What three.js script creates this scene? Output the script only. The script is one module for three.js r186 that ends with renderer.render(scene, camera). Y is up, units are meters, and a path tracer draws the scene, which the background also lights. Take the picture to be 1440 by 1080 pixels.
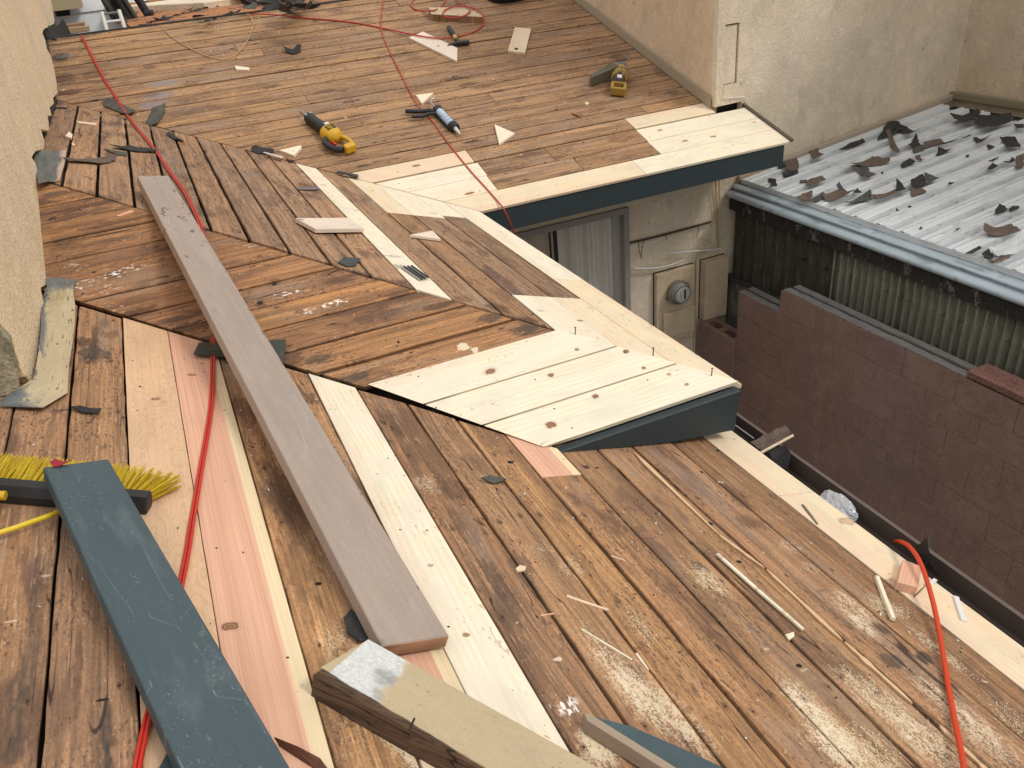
import * as THREE from 'three';
import { mergeGeometries } from 'three/addons/utils/BufferGeometryUtils.js';
import { RoundedBoxGeometry } from 'three/addons/geometries/RoundedBoxGeometry.js';

// ───────────── camera, sky, sun, exposure ─────────────
const U = 1.66, CY = 4.12;                       // metres per survey unit, height of the lens above the yard
const F = 1123.04;                               // focal length in pixels of the 1440 x 1080 photograph
const yaw = 0.372067, pitch = 0.520022, roll = 0.104165;
const scene = new THREE.Scene();
const camera = new THREE.PerspectiveCamera(2 * Math.atan(540 / F) * 180 / Math.PI, 4 / 3, 0.05, 200);
const fw = new THREE.Vector3(Math.sin(yaw) * Math.cos(pitch), -Math.sin(pitch), -Math.cos(yaw) * Math.cos(pitch));
const r0 = new THREE.Vector3(Math.cos(yaw), 0, Math.sin(yaw)), d0 = new THREE.Vector3().crossVectors(fw, r0);
const rt = r0.clone().multiplyScalar(Math.cos(roll)).addScaledVector(d0, Math.sin(roll));
const dn = r0.clone().multiplyScalar(-Math.sin(roll)).addScaledVector(d0, Math.cos(roll));
camera.position.set(0, CY, 0);
camera.quaternion.setFromRotationMatrix(new THREE.Matrix4().makeBasis(rt, dn.clone().negate(), fw.clone().negate()));
scene.add(camera);

const renderer = new THREE.WebGLRenderer({ antialias: true });
renderer.toneMapping = THREE.LinearToneMapping;
renderer.toneMappingExposure = 1.0;
renderer.shadowMap.enabled = true;

{ // overcast sky: a soft bright cover, a little brighter overhead
  const W = 256, H = 128, d = new Float32Array(W * H * 4);
  for (let j = 0; j < H; j++) for (let i = 0; i < W; i++) {
    const el = ((j + .5) / H - .5) * Math.PI, s = Math.sin(el), k = (j * W + i) * 4;
    const L = s > 0 ? 0.51 + 0.69 * s : 0.22;
    const c = 1 + 0.04 * Math.sin(i / W * 12.566 + j * .06) * Math.cos(el);
    d[k] = L * c * 0.985; d[k + 1] = L * c; d[k + 2] = L * c * 1.02; d[k + 3] = 1;
  }
  const t = new THREE.DataTexture(d, W, H, THREE.RGBAFormat, THREE.FloatType);
  t.mapping = THREE.EquirectangularReflectionMapping; t.magFilter = t.minFilter = THREE.LinearFilter; t.needsUpdate = true;
  scene.background = t; scene.environment = t;
}
const sun = new THREE.DirectionalLight(new THREE.Color(1, 0.96, 0.89), 1.4);
sun.position.set(9, 13.5, 3.6); sun.target.position.set(1, 2, -4);
sun.castShadow = true; sun.shadow.radius = 26; sun.shadow.mapSize.set(2048, 2048);
Object.assign(sun.shadow.camera, { left: -9, right: 9, top: 9, bottom: -9, near: 1, far: 40 });
scene.add(sun, sun.target);

// ───────────── small maths ─────────────
let _s = 12345;
const rnd = () => { _s = (_s * 1664525 + 1013904223) >>> 0; return _s / 4294967296; };
const rr = (a, b) => a + (b - a) * rnd();
function hsh(x, y, s) { let h = Math.imul(x, 374761393) + Math.imul(y, 668265263) + Math.imul(s, 974634721) | 0; h = Math.imul(h ^ (h >>> 13), 1274126177); h ^= h >>> 16; return (h >>> 0) / 4294967296; }
function vn(x, y, s) {
  const ix = Math.floor(x), iy = Math.floor(y); let fx = x - ix, fy = y - iy; fx = fx * fx * (3 - 2 * fx); fy = fy * fy * (3 - 2 * fy);
  const a = hsh(ix, iy, s), b = hsh(ix + 1, iy, s), c = hsh(ix, iy + 1, s), d = hsh(ix + 1, iy + 1, s);
  return a + (b - a) * fx + (c - a) * fy + (a - b - c + d) * fx * fy;
}
function fb(x, y, s, o = 3) { let v = 0, a = .5, t = 0; for (let k = 0; k < o; k++) { v += a * vn(x, y, s + k * 17); t += a; x *= 2.07; y *= 2.03; a *= .55; } return v / t; }
const ss = (e0, e1, x) => { const t = Math.min(1, Math.max(0, (x - e0) / (e1 - e0))); return t * t * (3 - 2 * t); };
const lerp = (a, b, t) => a + (b - a) * t;

// survey: planes in units, a picture point as a measured point on a plane
const S = 0.32, SA = 0.30, xC = 1.1, zB = -3.0, zD = -1.32;
const PL = {
  A: { n: [SA, 1, 0], d: -0.82 }, B: { n: [0, 1, S], d: -1 + S * zB }, C: { n: [S, 1, 0], d: -1 + S * xC }, D: { n: [0, 1, S], d: -1 + S * zD },
  R: { n: [-.115, 1, 0], d: -1.282 - .115 * 2.62 }, W: { n: [0, 0, 1], d: -3.35 }, L: { n: [1, 0, 0], d: -0.37 },
};
const V3 = (x, y, z) => new THREE.Vector3(x * U, y * U + CY, z * U);   // units to metres
function hit(px, py, pl, lift = 0) {
  const p = typeof pl === 'string' ? PL[pl] : pl;
  const a = (px - 720) / F, b = (py - 540) / F;
  const r = fw.clone().addScaledVector(rt, a).addScaledVector(dn, b);
  const t = (p.d + lift / U) / (p.n[0] * r.x + p.n[1] * r.y + p.n[2] * r.z);
  return r.multiplyScalar(t);                                             // in units
}
const hitW = (px, py, pl, lift) => { const h = hit(px, py, pl, lift); return V3(h.x, h.y, h.z); };
const nrm = pl => new THREE.Vector3(...PL[pl].n).normalize();
const yOn = (pl, x, z) => PL[pl].d - PL[pl].n[0] * x - PL[pl].n[2] * z;

// ───────────── textures ─────────────
function tex(W, H, fn, srgb = true) {
  const d = new Uint8Array(W * H * 4), o = [0, 0, 0];
  for (let j = 0; j < H; j++) for (let i = 0; i < W; i++) {
    fn((i + .5) / W, (j + .5) / H, o); const k = (j * W + i) * 4;
    d[k] = o[0] < 0 ? 0 : o[0] > 255 ? 255 : o[0]; d[k + 1] = o[1] < 0 ? 0 : o[1] > 255 ? 255 : o[1]; d[k + 2] = o[2] < 0 ? 0 : o[2] > 255 ? 255 : o[2]; d[k + 3] = 255;
  }
  return dataTex(d, W, H, srgb);
}
function dataTex(d, W, H, srgb) {
  const t = new THREE.DataTexture(d, W, H); t.magFilter = THREE.LinearFilter; t.minFilter = THREE.LinearMipmapLinearFilter; t.generateMipmaps = true;
  t.wrapS = t.wrapT = THREE.RepeatWrapping; if (srgb) t.colorSpace = THREE.SRGBColorSpace; t.needsUpdate = true; return t;
}
const MAT = (o) => new THREE.MeshStandardMaterial({ roughness: .85, metalness: 0, side: THREE.DoubleSide, ...o });
const rgb = (r, g, b) => new THREE.Color().setRGB(r / 255, g / 255, b / 255, THREE.SRGBColorSpace);

// wood: writes colour and height for one point; a along, b across, in metres; q = 0..1 across the board
const WO = [0, 0, 0, 0];
const OLD = { A: [[177, 134, 96], [184, 137, 92], [167, 127, 96], [174, 128, 88]], B: [[185, 142, 100], [179, 137, 98], [189, 145, 99], [176, 136, 101]], C: [[176, 137, 101], [169, 131, 99], [182, 137, 96], [167, 128, 96]], D: [[174, 125, 82], [165, 118, 79], [183, 131, 83], [159, 114, 79]] };
function wood(type, slope, a, b, q, sd) {
  let r, g, bl, h = .5;
  if (type === 'old') {
    const pal = OLD[slope], t = hsh(sd, 3, 9), c = pal[sd % 4], c2 = pal[(sd >> 2) % 4];
    const warp = fb(a * 1.7, b * 9, sd, 2) * .05;
    const g1 = fb(a * 1.5, (b + warp) * 70, sd + 1, 3), g2 = vn(a * 9, b * 330, sd + 5), m = fb(a * 4.2, b * 15, sd + 11, 4), big = vn(a * 1.1, b * 4, sd + 23);
    const k = (.7 + .4 * g1 + .18 * (g2 - .5)) * (slope === 'B' ? .95 + .08 * hsh(sd, 11, 4) : .9 + .17 * hsh(sd, 11, 4));
    r = lerp(c[0], c2[0], big) * k; g = lerp(c[1], c2[1], big) * k; bl = lerp(c[2], c2[2], big) * k;
    const ring = Math.sin((b + warp * 1.6) * 420 + fb(a * 2, b * 5, sd + 31, 2) * 9); const rg = .05 * ring * ss(.35, .7, big); r *= 1 + rg; g *= 1 + rg; bl *= 1 + rg;
    let dk = ss(.52, .74, m) * (.32 + .45 * t) * (slope === 'B' ? .62 : 1);
    const tick = ss(.56, .8, .7 * vn(a * 64, b * 210, sd + 41) + .3 * vn(a * 150, b * 420, sd + 43)) * ss(.4, .66, fb(a * 5, b * 11, sd + 47, 2)) * .62;
    dk = Math.max(dk, tick);
    r = lerp(r, 84, dk); g = lerp(g, 60, dk); bl = lerp(bl, 47, dk);
    const gy = ss(.58, .8, fb(a * 2.2, b * 10, sd + 53, 3)) * .42; r = lerp(r, 156, gy); g = lerp(g, 134, gy); bl = lerp(bl, 118, gy);
    const pale = ss(.8, .93, vn(a * 16, b * 260, sd + 61)) * ss(.4, .65, vn(a * 3, b * 18, sd + 67)) * .5; r = lerp(r, 214, pale); g = lerp(g, 178, pale); bl = lerp(bl, 132, pale);
    const crack = ss(.955, .985, 1 - Math.abs(vn(a * 2.2, b * 55, sd + 71) - .5) * 2) * ss(.5, .7, vn(a * 2.5, b * 20, sd + 73)) * .75; r *= 1 - crack * .7; g *= 1 - crack * .75; bl *= 1 - crack * .75;
    const spk = vn(a * 420, b * 620, sd + 81) + .6 * vn(a * 170, b * 300, sd + 83); const kk = 1 + .17 * (spk - .8); r *= kk; g *= kk; bl *= kk;
    const dash = ss(.86, .95, vn(a * 55, b * 420, sd + 85)) * .42 * ss(.35, .6, vn(a * 6, b * 24, sd + 87)); r = lerp(r, 226, dash); g = lerp(g, 190, dash); bl = lerp(bl, 148, dash);
    const pit = ss(.9, .97, vn(a * 80, b * 380, sd + 89)) * .6; r *= 1 - pit * .6; g *= 1 - pit * .65; bl *= 1 - pit * .65;
    h = .45 + .3 * g1 + .22 * (g2 - .5) - .35 * crack - .12 * tick + .1 * (m - .5);
  } else if (type === 'cream' || type === 'pale') {
    const c = type === 'cream' ? [236, 223, 198] : [230, 210, 178];
    const w = fb(a * .9, b * 7, sd, 3), cat = Math.sin(b * 300 + w * 26), fine = vn(a * 5, b * 420, sd + 3), bl0 = fb(a * 7, b * 16, sd + 9, 3);
    const k = 1 + .025 * cat * ss(.3, .6, bl0) + .035 * (fine - .5) + .07 * (bl0 - .5); r = c[0] * k; g = c[1] * (k - .02 * ss(.55, .8, bl0)); bl = c[2] * (k - .05 * ss(.5, .8, bl0) - .012 * cat); const gn = ss(.5, .75, fb(a * 9, b * 22, sd + 51, 3)) * .03; r *= 1 - gn; g *= 1 - gn * .8; bl *= 1 - gn;
    const pk = ss(.55, .75, vn(a * .8, b * 14, sd + 19)) * (type === 'pale' ? .34 : .16); r = lerp(r, 228, pk); g = lerp(g, 188, pk); bl = lerp(bl, 158, pk);
    const sp = ss(.82, .9, vn(a * 60, b * 200, sd + 29)) * ss(.62, .8, vn(a * 5, b * 20, sd + 37)) * .35; r = lerp(r, 150, sp); g = lerp(g, 120, sp); bl = lerp(bl, 90, sp);
    h = .5 + .05 * cat + .1 * (fine - .5);
  } else if (type === 'pink') {
    const w = fb(a * .7, b * 5, sd, 2), ln = 2.4 * (vn(a * .9, (b + w * .03) * 330, sd + 21) - .5) + 1.2 * (vn(a * 2, (b + w * .03) * 760, sd + 23) - .5), fine = vn(a * 6, b * 500, sd + 3);
    const k = 1 + .032 * ln + .06 * (fine - .5) + .06 * (fb(a * 4, b * 10, sd + 7, 2) - .5); r = 218 * k; g = 168 * (k + .012 * ln); bl = 139 * (k + .018 * ln);
    const sap = ss(.77, .81, q + .03 * (vn(a * 1.3, 0, sd + 13) - .5)); r = lerp(r, 230 * k, sap); g = lerp(g, 206 * k, sap); bl = lerp(bl, 166 * k, sap);
    h = .5 + .08 * ln;
  } else { // tan, swirling figure
    const w = fb(a * 2.4, b * 9, sd, 4), sw = Math.sin(w * 120 + 4 * vn(a * 12, b * 40, sd + 2)), fine = vn(a * 6, b * 300, sd + 3);
    const k = 1 - .045 * ss(.1, 1, sw) + .06 * (fine - .5) + .12 * (fb(a * 3, b * 9, sd + 7, 3) - .5); r = 214 * k; g = 176 * k; bl = 140 * (k - .02 * ss(.1, 1, sw));
    h = .5 - .06 * ss(.6, 1, sw);
  }
  WO[0] = r; WO[1] = g; WO[2] = bl; WO[3] = h;
}
// marks on the boards: [picture x, y, half length, half width (metres, along and across the slope's x, z), kind, strength]
const MARKS = {
  A: [[130, 495, .06, .1, 'tar', .75], [120, 480, .04, .05, 'dark', .8], [118, 575, .09, .012, 'tar', .8], [150, 470, .05, .05, 'dark', .4], [430, 560, .05, .06, 'dark', .6], [415, 590, .04, .05, 'dark', .5],
    [545, 590, .05, .12, 'dark', .45], [640, 690, .07, .1, 'dark', .5], [600, 680, .05, .07, 'dust', .5], [690, 672, .03, .015, 'dust', .9], [700, 820, .02, .12, 'tar', .4], [710, 850, .04, .1, 'tar', .45], [735, 800, .03, .08, 'tar', .35], [760, 772, .05, .05, 'dust', .45], [800, 800, .05, .06, 'dust', .5],
    [860, 935, .05, .14, 'dust', .75], [900, 975, .06, .14, 'dust', .85], [960, 1020, .05, .12, 'dust', .8], [900, 880, .04, .08, 'dust', .35],
    [995, 815, .05, .09, 'dust', .8], [985, 795, .02, .04, 'tar', .5], [1150, 1010, .06, .14, 'dust', 1], [1180, 1050, .07, .15, 'dust', 1], [1200, 960, .05, .1, 'dust', .75], [1245, 990, .05, .12, 'dust', .75], [1300, 1040, .07, .12, 'dust', .8], [1230, 1060, .06, .1, 'dust', .7],
    [1200, 855, .05, .1, 'dust', .75], [1215, 880, .03, .06, 'dust', .8], [1240, 850, .05, .05, 'dust', .6], [1265, 860, .05, .04, 'dust', .6], [1325, 920, .03, .12, 'dust', .7], [1345, 1000, .05, .14, 'dust', .75], [1390, 1040, .08, .14, 'dust', .6], [1420, 1010, .06, .08, 'dust', .4], [1110, 770, .05, .05, 'dust', .5], [1140, 800, .04, .05, 'dust', .5],
    [1180, 700, .03, .06, 'dust', .25], [1240, 885, .025, .03, 'tar', .8], [1300, 925, .035, .03, 'tar', .9], [1255, 930, .03, .03, 'tar', .7], [1060, 735, .05, .05, 'dark', .5], [1040, 700, .05, .08, 'dark', .4],
    [800, 1000, .03, .03, 'paint', 1], [795, 990, .04, .03, 'paint', .8], [830, 1040, .03, .05, 'dust', 1], [845, 1058, .05, .05, 'dust', 1], [560, 1020, .04, .12, 'dust', .95], [520, 985, .03, .1, 'dust', .7], [590, 1060, .04, .1, 'dust', .9], [490, 1010, .05, .14, 'dust', .3], [470, 900, .04, .08, 'dust', .6],
    [45, 900, .02, .2, 'tar', .4], [20, 1010, .02, .14, 'tar', .45], [150, 1040, .01, .1, 'tar', .8], [110, 930, .01, .15, 'dark', .5], [60, 680, .12, .06, 'dark', .4], [410, 720, .05, .15, 'dark', .4], [345, 575, .05, .14, 'dark', .6], [392, 690, .04, .2, 'dark', .5], [415, 800, .04, .2, 'dark', .35],
    [323, 881, .016, .011, 'knot', 1], [270, 527, .013, .009, 'knot', .8], [219, 561, .013, .009, 'knot', .8], [430, 585, .02, .015, 'knot', .5], [655, 893, .007, .006, 'knot', .8], [605, 795, .007, .006, 'knot', .5], [910, 750, .03, .02, 'knot', .5], [1191, 733, .03, .02, 'knot', .35], [1255, 820, .03, .02, 'knot', .4]],
  B: [[232, 118, .14, .06, 'grey', .95], [225, 133, .16, .06, 'grey', .9], [215, 147, .13, .07, 'grey', .95], [210, 95, .05, .05, 'dark', .5], [130, 105, .12, .1, 'dark', .6], [90, 110, .1, .12, 'dark', .8], [100, 130, .1, .06, 'dark', .7], [85, 80, .12, .08, 'tar', .85], [95, 78, .1, .04, 'grey', .7], [270, 155, .3, .05, 'dark', .35], [330, 158, .15, .04, 'dark', .3], [200, 135, .2, .03, 'dark', .4],
    [480, 282, .01, .01, 'dark', .2], [495, 142, .08, .03, 'dark', .8], [455, 128, .1, .04, 'dark', .5], [380, 122, .1, .03, 'dark', .5], [640, 110, .12, .04, 'dark', .75], [660, 118, .1, .03, 'dark', .6], [680, 122, .1, .02, 'dark', .5], [700, 128, .08, .02, 'dark', .5], [735, 137, .04, .02, 'tar', .6], [690, 105, .12, .04, 'dust', .35], [675, 155, .12, .05, 'dust', .4], [690, 168, .15, .05, 'dust', .35], [750, 165, .15, .05, 'dust', .2], [640, 175, .15, .05, 'dust', .3], [530, 195, .2, .05, 'dust', .25], [760, 68, .1, .05, 'dust', .2],
    [600, 62, .12, .03, 'dark', .5], [870, 80, .12, .1, 'dark', .55], [900, 70, .1, .08, 'dark', .6], [930, 100, .1, .1, 'dark', .4], [835, 20, .06, .2, 'tar', .5], [830, 60, .3, .04, 'dark', .4], [945, 130, .08, .05, 'tar', .5], [912, 105, .015, .015, 'knot', 1], [824, 104, .015, .015, 'knot', 1], [760, 30, .04, .02, 'tar', .7], [721, 220, .03, .02, 'knot', .6], [792, 218, .03, .02, 'knot', .7], [865, 197, .03, .02, 'knot', .5], [500, 35, .06, .05, 'dark', .3], [410, 85, .2, .04, 'dark', .3], [250, 85, .15, .04, 'dark', .4],
    [585, 233, .025, .012, 'knot', .9], [660, 272, .03, .012, 'knot', .9], [1080 - 152, 183, .018, .01, 'knot', .8], [963, 198, .025, .01, 'knot', .8], [1003, 192, .025, .01, 'knot', .7], [1060, 172, .02, .01, 'knot', .4], [480, 300, .01, .01, 'dark', .1], [105, 52, .2, .05, 'tar', .6], [240, 32, .5, .05, 'tar', .35], [300, 28, .3, .05, 'tar', .5], [420, 12, .3, .07, 'tar', .6]],
  C: [[95, 195, .08, .05, 'dark', .5], [80, 145, .1, .06, 'tar', .8], [160, 175, .06, .08, 'dark', .35], [290, 300, .08, .06, 'dark', .5], [235, 290, .06, .05, 'dark', .5], [510, 385, .06, .05, 'dark', .7], [545, 395, .08, .06, 'dark', .6], [560, 375, .05, .05, 'dark', .4], [460, 372, .05, .05, 'dark', .7], [480, 370, .04, .04, 'dark', .5], [700, 432, .06, .06, 'dark', .7], [740, 450, .06, .05, 'dark', .8], [765, 460, .04, .04, 'dark', .9], [650, 420, .05, .05, 'dark', .4], [400, 345, .05, .05, 'dark', .4], [330, 325, .05, .04, 'dark', .4], [550, 360, .06, .02, 'tar', .3], [420, 240, .06, .08, 'dark', .4], [355, 245, .08, .1, 'grey', .3], [260, 240, .06, .1, 'grey', .4],
    [815, 451, .012, .008, 'knot', .9], [760, 437, .012, .01, 'knot', .4], [830, 433, .02, .03, 'dark', .12], [500, 296, .01, .01, 'knot', .5], [523, 268, .01, .01, 'knot', .5], [455, 260, .015, .02, 'knot', .3], [610, 300, .02, .02, 'knot', .3], [640, 310, .02, .02, 'knot', .2], [980, 455 + 45, .02, .04, 'speck', .7], [920, 460, .02, .05, 'speck', .7], [890, 440, .02, .04, 'speck', .5], [850, 410, .02, .04, 'speck', .4]],
  D: [[160, 385, .03, .025, 'tar', .8], [160, 385, .05, .04, 'paint', .5], [120, 400, .06, .03, 'paint', .5], [180, 378, .07, .03, 'paint', .4], [150, 410, .1, .05, 'paint', .22], [100, 375, .06, .05, 'paint', .2], [140, 440, .12, .04, 'paint', .25], [250, 400, .1, .03, 'paint', .12], [400, 412, .08, .02, 'paint', .5], [460, 428, .1, .02, 'paint', .6], [480, 424, .06, .02, 'paint', .5], [430, 440, .06, .02, 'paint', .4], [355, 345, .1, .02, 'paint', .25], [200, 330, .15, .03, 'paint', .12], [650, 488, .035, .022, 'blot', 1], [665, 492, .025, .018, 'blot', 1],
    [385, 398, .013, .013, 'hole', 1], [365, 425, .013, .013, 'hole', 1], [385, 398, .03, .03, 'dark', .4], [365, 425, .03, .03, 'dark', .4], [421, 438, .016, .013, 'knot', 1], [170, 370, .04, .02, 'knot', .6], [470, 475, .03, .02, 'knot', .3], [440, 508, .08, .03, 'tar', .7], [490, 535, .08, .03, 'tar', .7], [400, 508, .08, .04, 'dark', .7], [270, 460, .1, .04, 'dark', .8], [190, 440, .1, .03, 'dark', .7], [300, 475, .08, .03, 'dark', .8], [740, 462, .08, .03, 'tar', .75], [690, 446, .06, .03, 'tar', .6], [560, 415, .08, .03, 'dark', .6], [620, 430, .08, .03, 'dark', .7], [120, 290, .2, .02, 'dark', .7], [180, 310, .2, .02, 'dark', .7], [100, 320, .2, .03, 'dark', .4], [90, 340, .08, .06, 'dark', .5], [250, 345, .12, .04, 'dark', .5],
    [690, 528, .02, .012, 'knot', 1.2], [775, 533, .011, .008, 'knot', 1.2], [837, 563, .011, .009, 'knot', 1.2], [775, 603, .018, .012, 'knot', 1.2], [880, 500, .011, .008, 'knot', 1], [905, 523, .009, .006, 'knot', .9], [811, 497, .008, .006, 'knot', .9], [965, 546, .008, .006, 'knot', .8], [940, 532, .008, .006, 'knot', .6]],
};
const COL = { tar: [56, 50, 46], dark: [74, 50, 36], grey: [138, 128, 130], dust: [230, 213, 182], paint: [236, 230, 224], blot: [222, 205, 178], hole: [24, 16, 12], speck: [110, 92, 70] };

// ───────────── roof slopes: boards measured as rows ─────────────
const HIPW = 0.004;
const clipHalf = (poly, f) => { const o = []; for (let i = 0; i < poly.length; i++) { const p = poly[i], q = poly[(i + 1) % poly.length], a = f(p), b = f(q); if (a >= 0) o.push(p); if ((a >= 0) !== (b >= 0)) { const t = a / (a - b); o.push([p[0] + (q[0] - p[0]) * t, p[1] + (q[1] - p[1]) * t]); } } return o; };
const SL = {
  A: { across: 'x', box: [-.5, -2.2, 1.12, -.28], W: 2048, H: 2048, seed: 100 },
  B: { across: 'z', box: [-.42, -5.3, 2.74, -2.97], W: 2048, H: 1600, seed: 300 },
  C: { across: 'x', box: [-.42, -4.65, 1.12, -1.28], W: 1024, H: 2048, seed: 500 },
  D: { across: 'z', box: [-.42, -2.85, 1.12, -1.28], W: 1536, H: 1400, seed: 700 },
};
const rows = {};
{ // boards: [across0, across1, along0, along1, type]
  const A = []; const ax = [-.62, -.53, -.39, -.302, -.207, -.113, -.017, .075, .164, .253, .345, .431, .514, .604, .695, .787, .896, 1.002, 1.106];
  for (let i = 0; i < ax.length - 1; i++) {
    const a = ax[i], b = ax[i + 1];
    if (i === 4) A.push([a, b, -3, .5, 'tan']); else if (i === 5) A.push([a, b, -3, .5, 'pink']);
    else if (i === 7) { A.push([a, b, -3, -.93, 'old']); A.push([a, b, -.93, .5, 'pink']); }
    else if (i === 8) A.push([a, b, -3, .5, 'cream']);
    else if (i === 12) { A.push([a, b, -3, -1.204, 'pink']); A.push([a, b, -1.204, .5, 'old']); }
    else if (i === 17) A.push([a, b, -3, -1.06, 'pale']), A.push([a, b, -1.06, .5, 'pale']);
    else if (i === 3) { A.push([a, b, -3, -1.345, 'old']); A.push([a, b, -1.345, .5, 'old']); }
    else A.push([a, b, -3, .5, 'old']);
  }
  const D = []; const dz = [-1.322, -1.427, -1.531, -1.637, -1.722, -1.812, -1.905, -1.99, -2.076, -2.171, -2.262, -2.36, -2.452, -2.54, -2.63, -2.72, -2.81];
  for (let i = 0; i < dz.length - 1; i++) D.push([dz[i + 1], dz[i], -1, 1.2, i < 3 ? 'cream' : 'old']);
  const C = []; const cx = [-.46, -.39, -.304, -.214, -.12, -.026, .062, .15, .24, .33, .414, .505, .578, .677, .774, .895, .99, 1.104];
  for (let i = 0; i < cx.length - 1; i++) {
    const a = cx[i], b = cx[i + 1];
    if (i === 11) C.push([a, b, -6, -1, 'cream']);
    else if (i === 13) { C.push([a, b, -6, -2.8, 'pale']); C.push([a, b, -2.8, -1, 'old']); }
    else if (i === 14) { C.push([a, b, -6, -2.8, 'cream']); C.push([a, b, -2.8, -1.914, 'old']); C.push([a, b, -1.914, -1, 'cream']); }
    else if (i === 15) { C.push([a, b, -6, -2.845, 'cream']); C.push([a, b, -2.845, -1.914, 'old']); C.push([a, b, -1.914, -1, 'pale']); }
    else if (i === 16) { C.push([a, b, -6, -2.1, 'cream']); C.push([a, b, -2.1, -1, 'pale']); }
    else C.push([a, b, -6, -1, 'old']);
  }
  const B = []; const bz = [-2.99, -3.107, -3.222, -3.338, -3.438, -3.523, -3.615, -3.706, -3.794, -3.888, -3.975, -4.069, -4.159, -4.261, -4.343, -4.431, -4.535, -4.637, -4.727, -4.834, -4.925, -5.015, -5.1, -5.18];
  const joints = { 4: [2.2], 8: [1.55], 11: [.7], 13: [1.9], 17: [.62], 18: [.5], 21: [1.5] };
  for (let i = 0; i < bz.length - 1; i++) {
    const a = bz[i + 1], b = bz[i];
    if (i === 0) { B.push([a, b, -1, 1.9, 'pale']); B.push([a, b, 1.9, 2.7, 'cream']); }
    else if (i === 1) { B.push([a, b, -1, 1.24, 'cream']); B.push([a, b, 1.24, 1.66, 'old']); B.push([a, b, 1.66, 2.055, 'old']); B.push([a, b, 2.055, 2.7, 'cream']); }
    else if (i === 2) { B.push([a, b, -1, 1.245, 'cream']); B.push([a, b, 1.245, 1.58, 'old']); B.push([a, b, 1.58, 2.06, 'old']); B.push([a, b, 2.06, 2.7, 'cream']); }
    else if (i === 3) { B.push([a, b, -1, 1.235, 'pale']); B.push([a, b, 1.235, 2.065, 'old']); B.push([a, b, 2.065, 2.525, 'pale']); }
    else { let s = -1; for (const j of (joints[i] || [])) { B.push([a, b, s, j, 'old']); s = j; } B.push([a, b, s, 2.52, 'old']); }
  }
  Object.assign(rows, { A, B, C, D });
}
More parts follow.
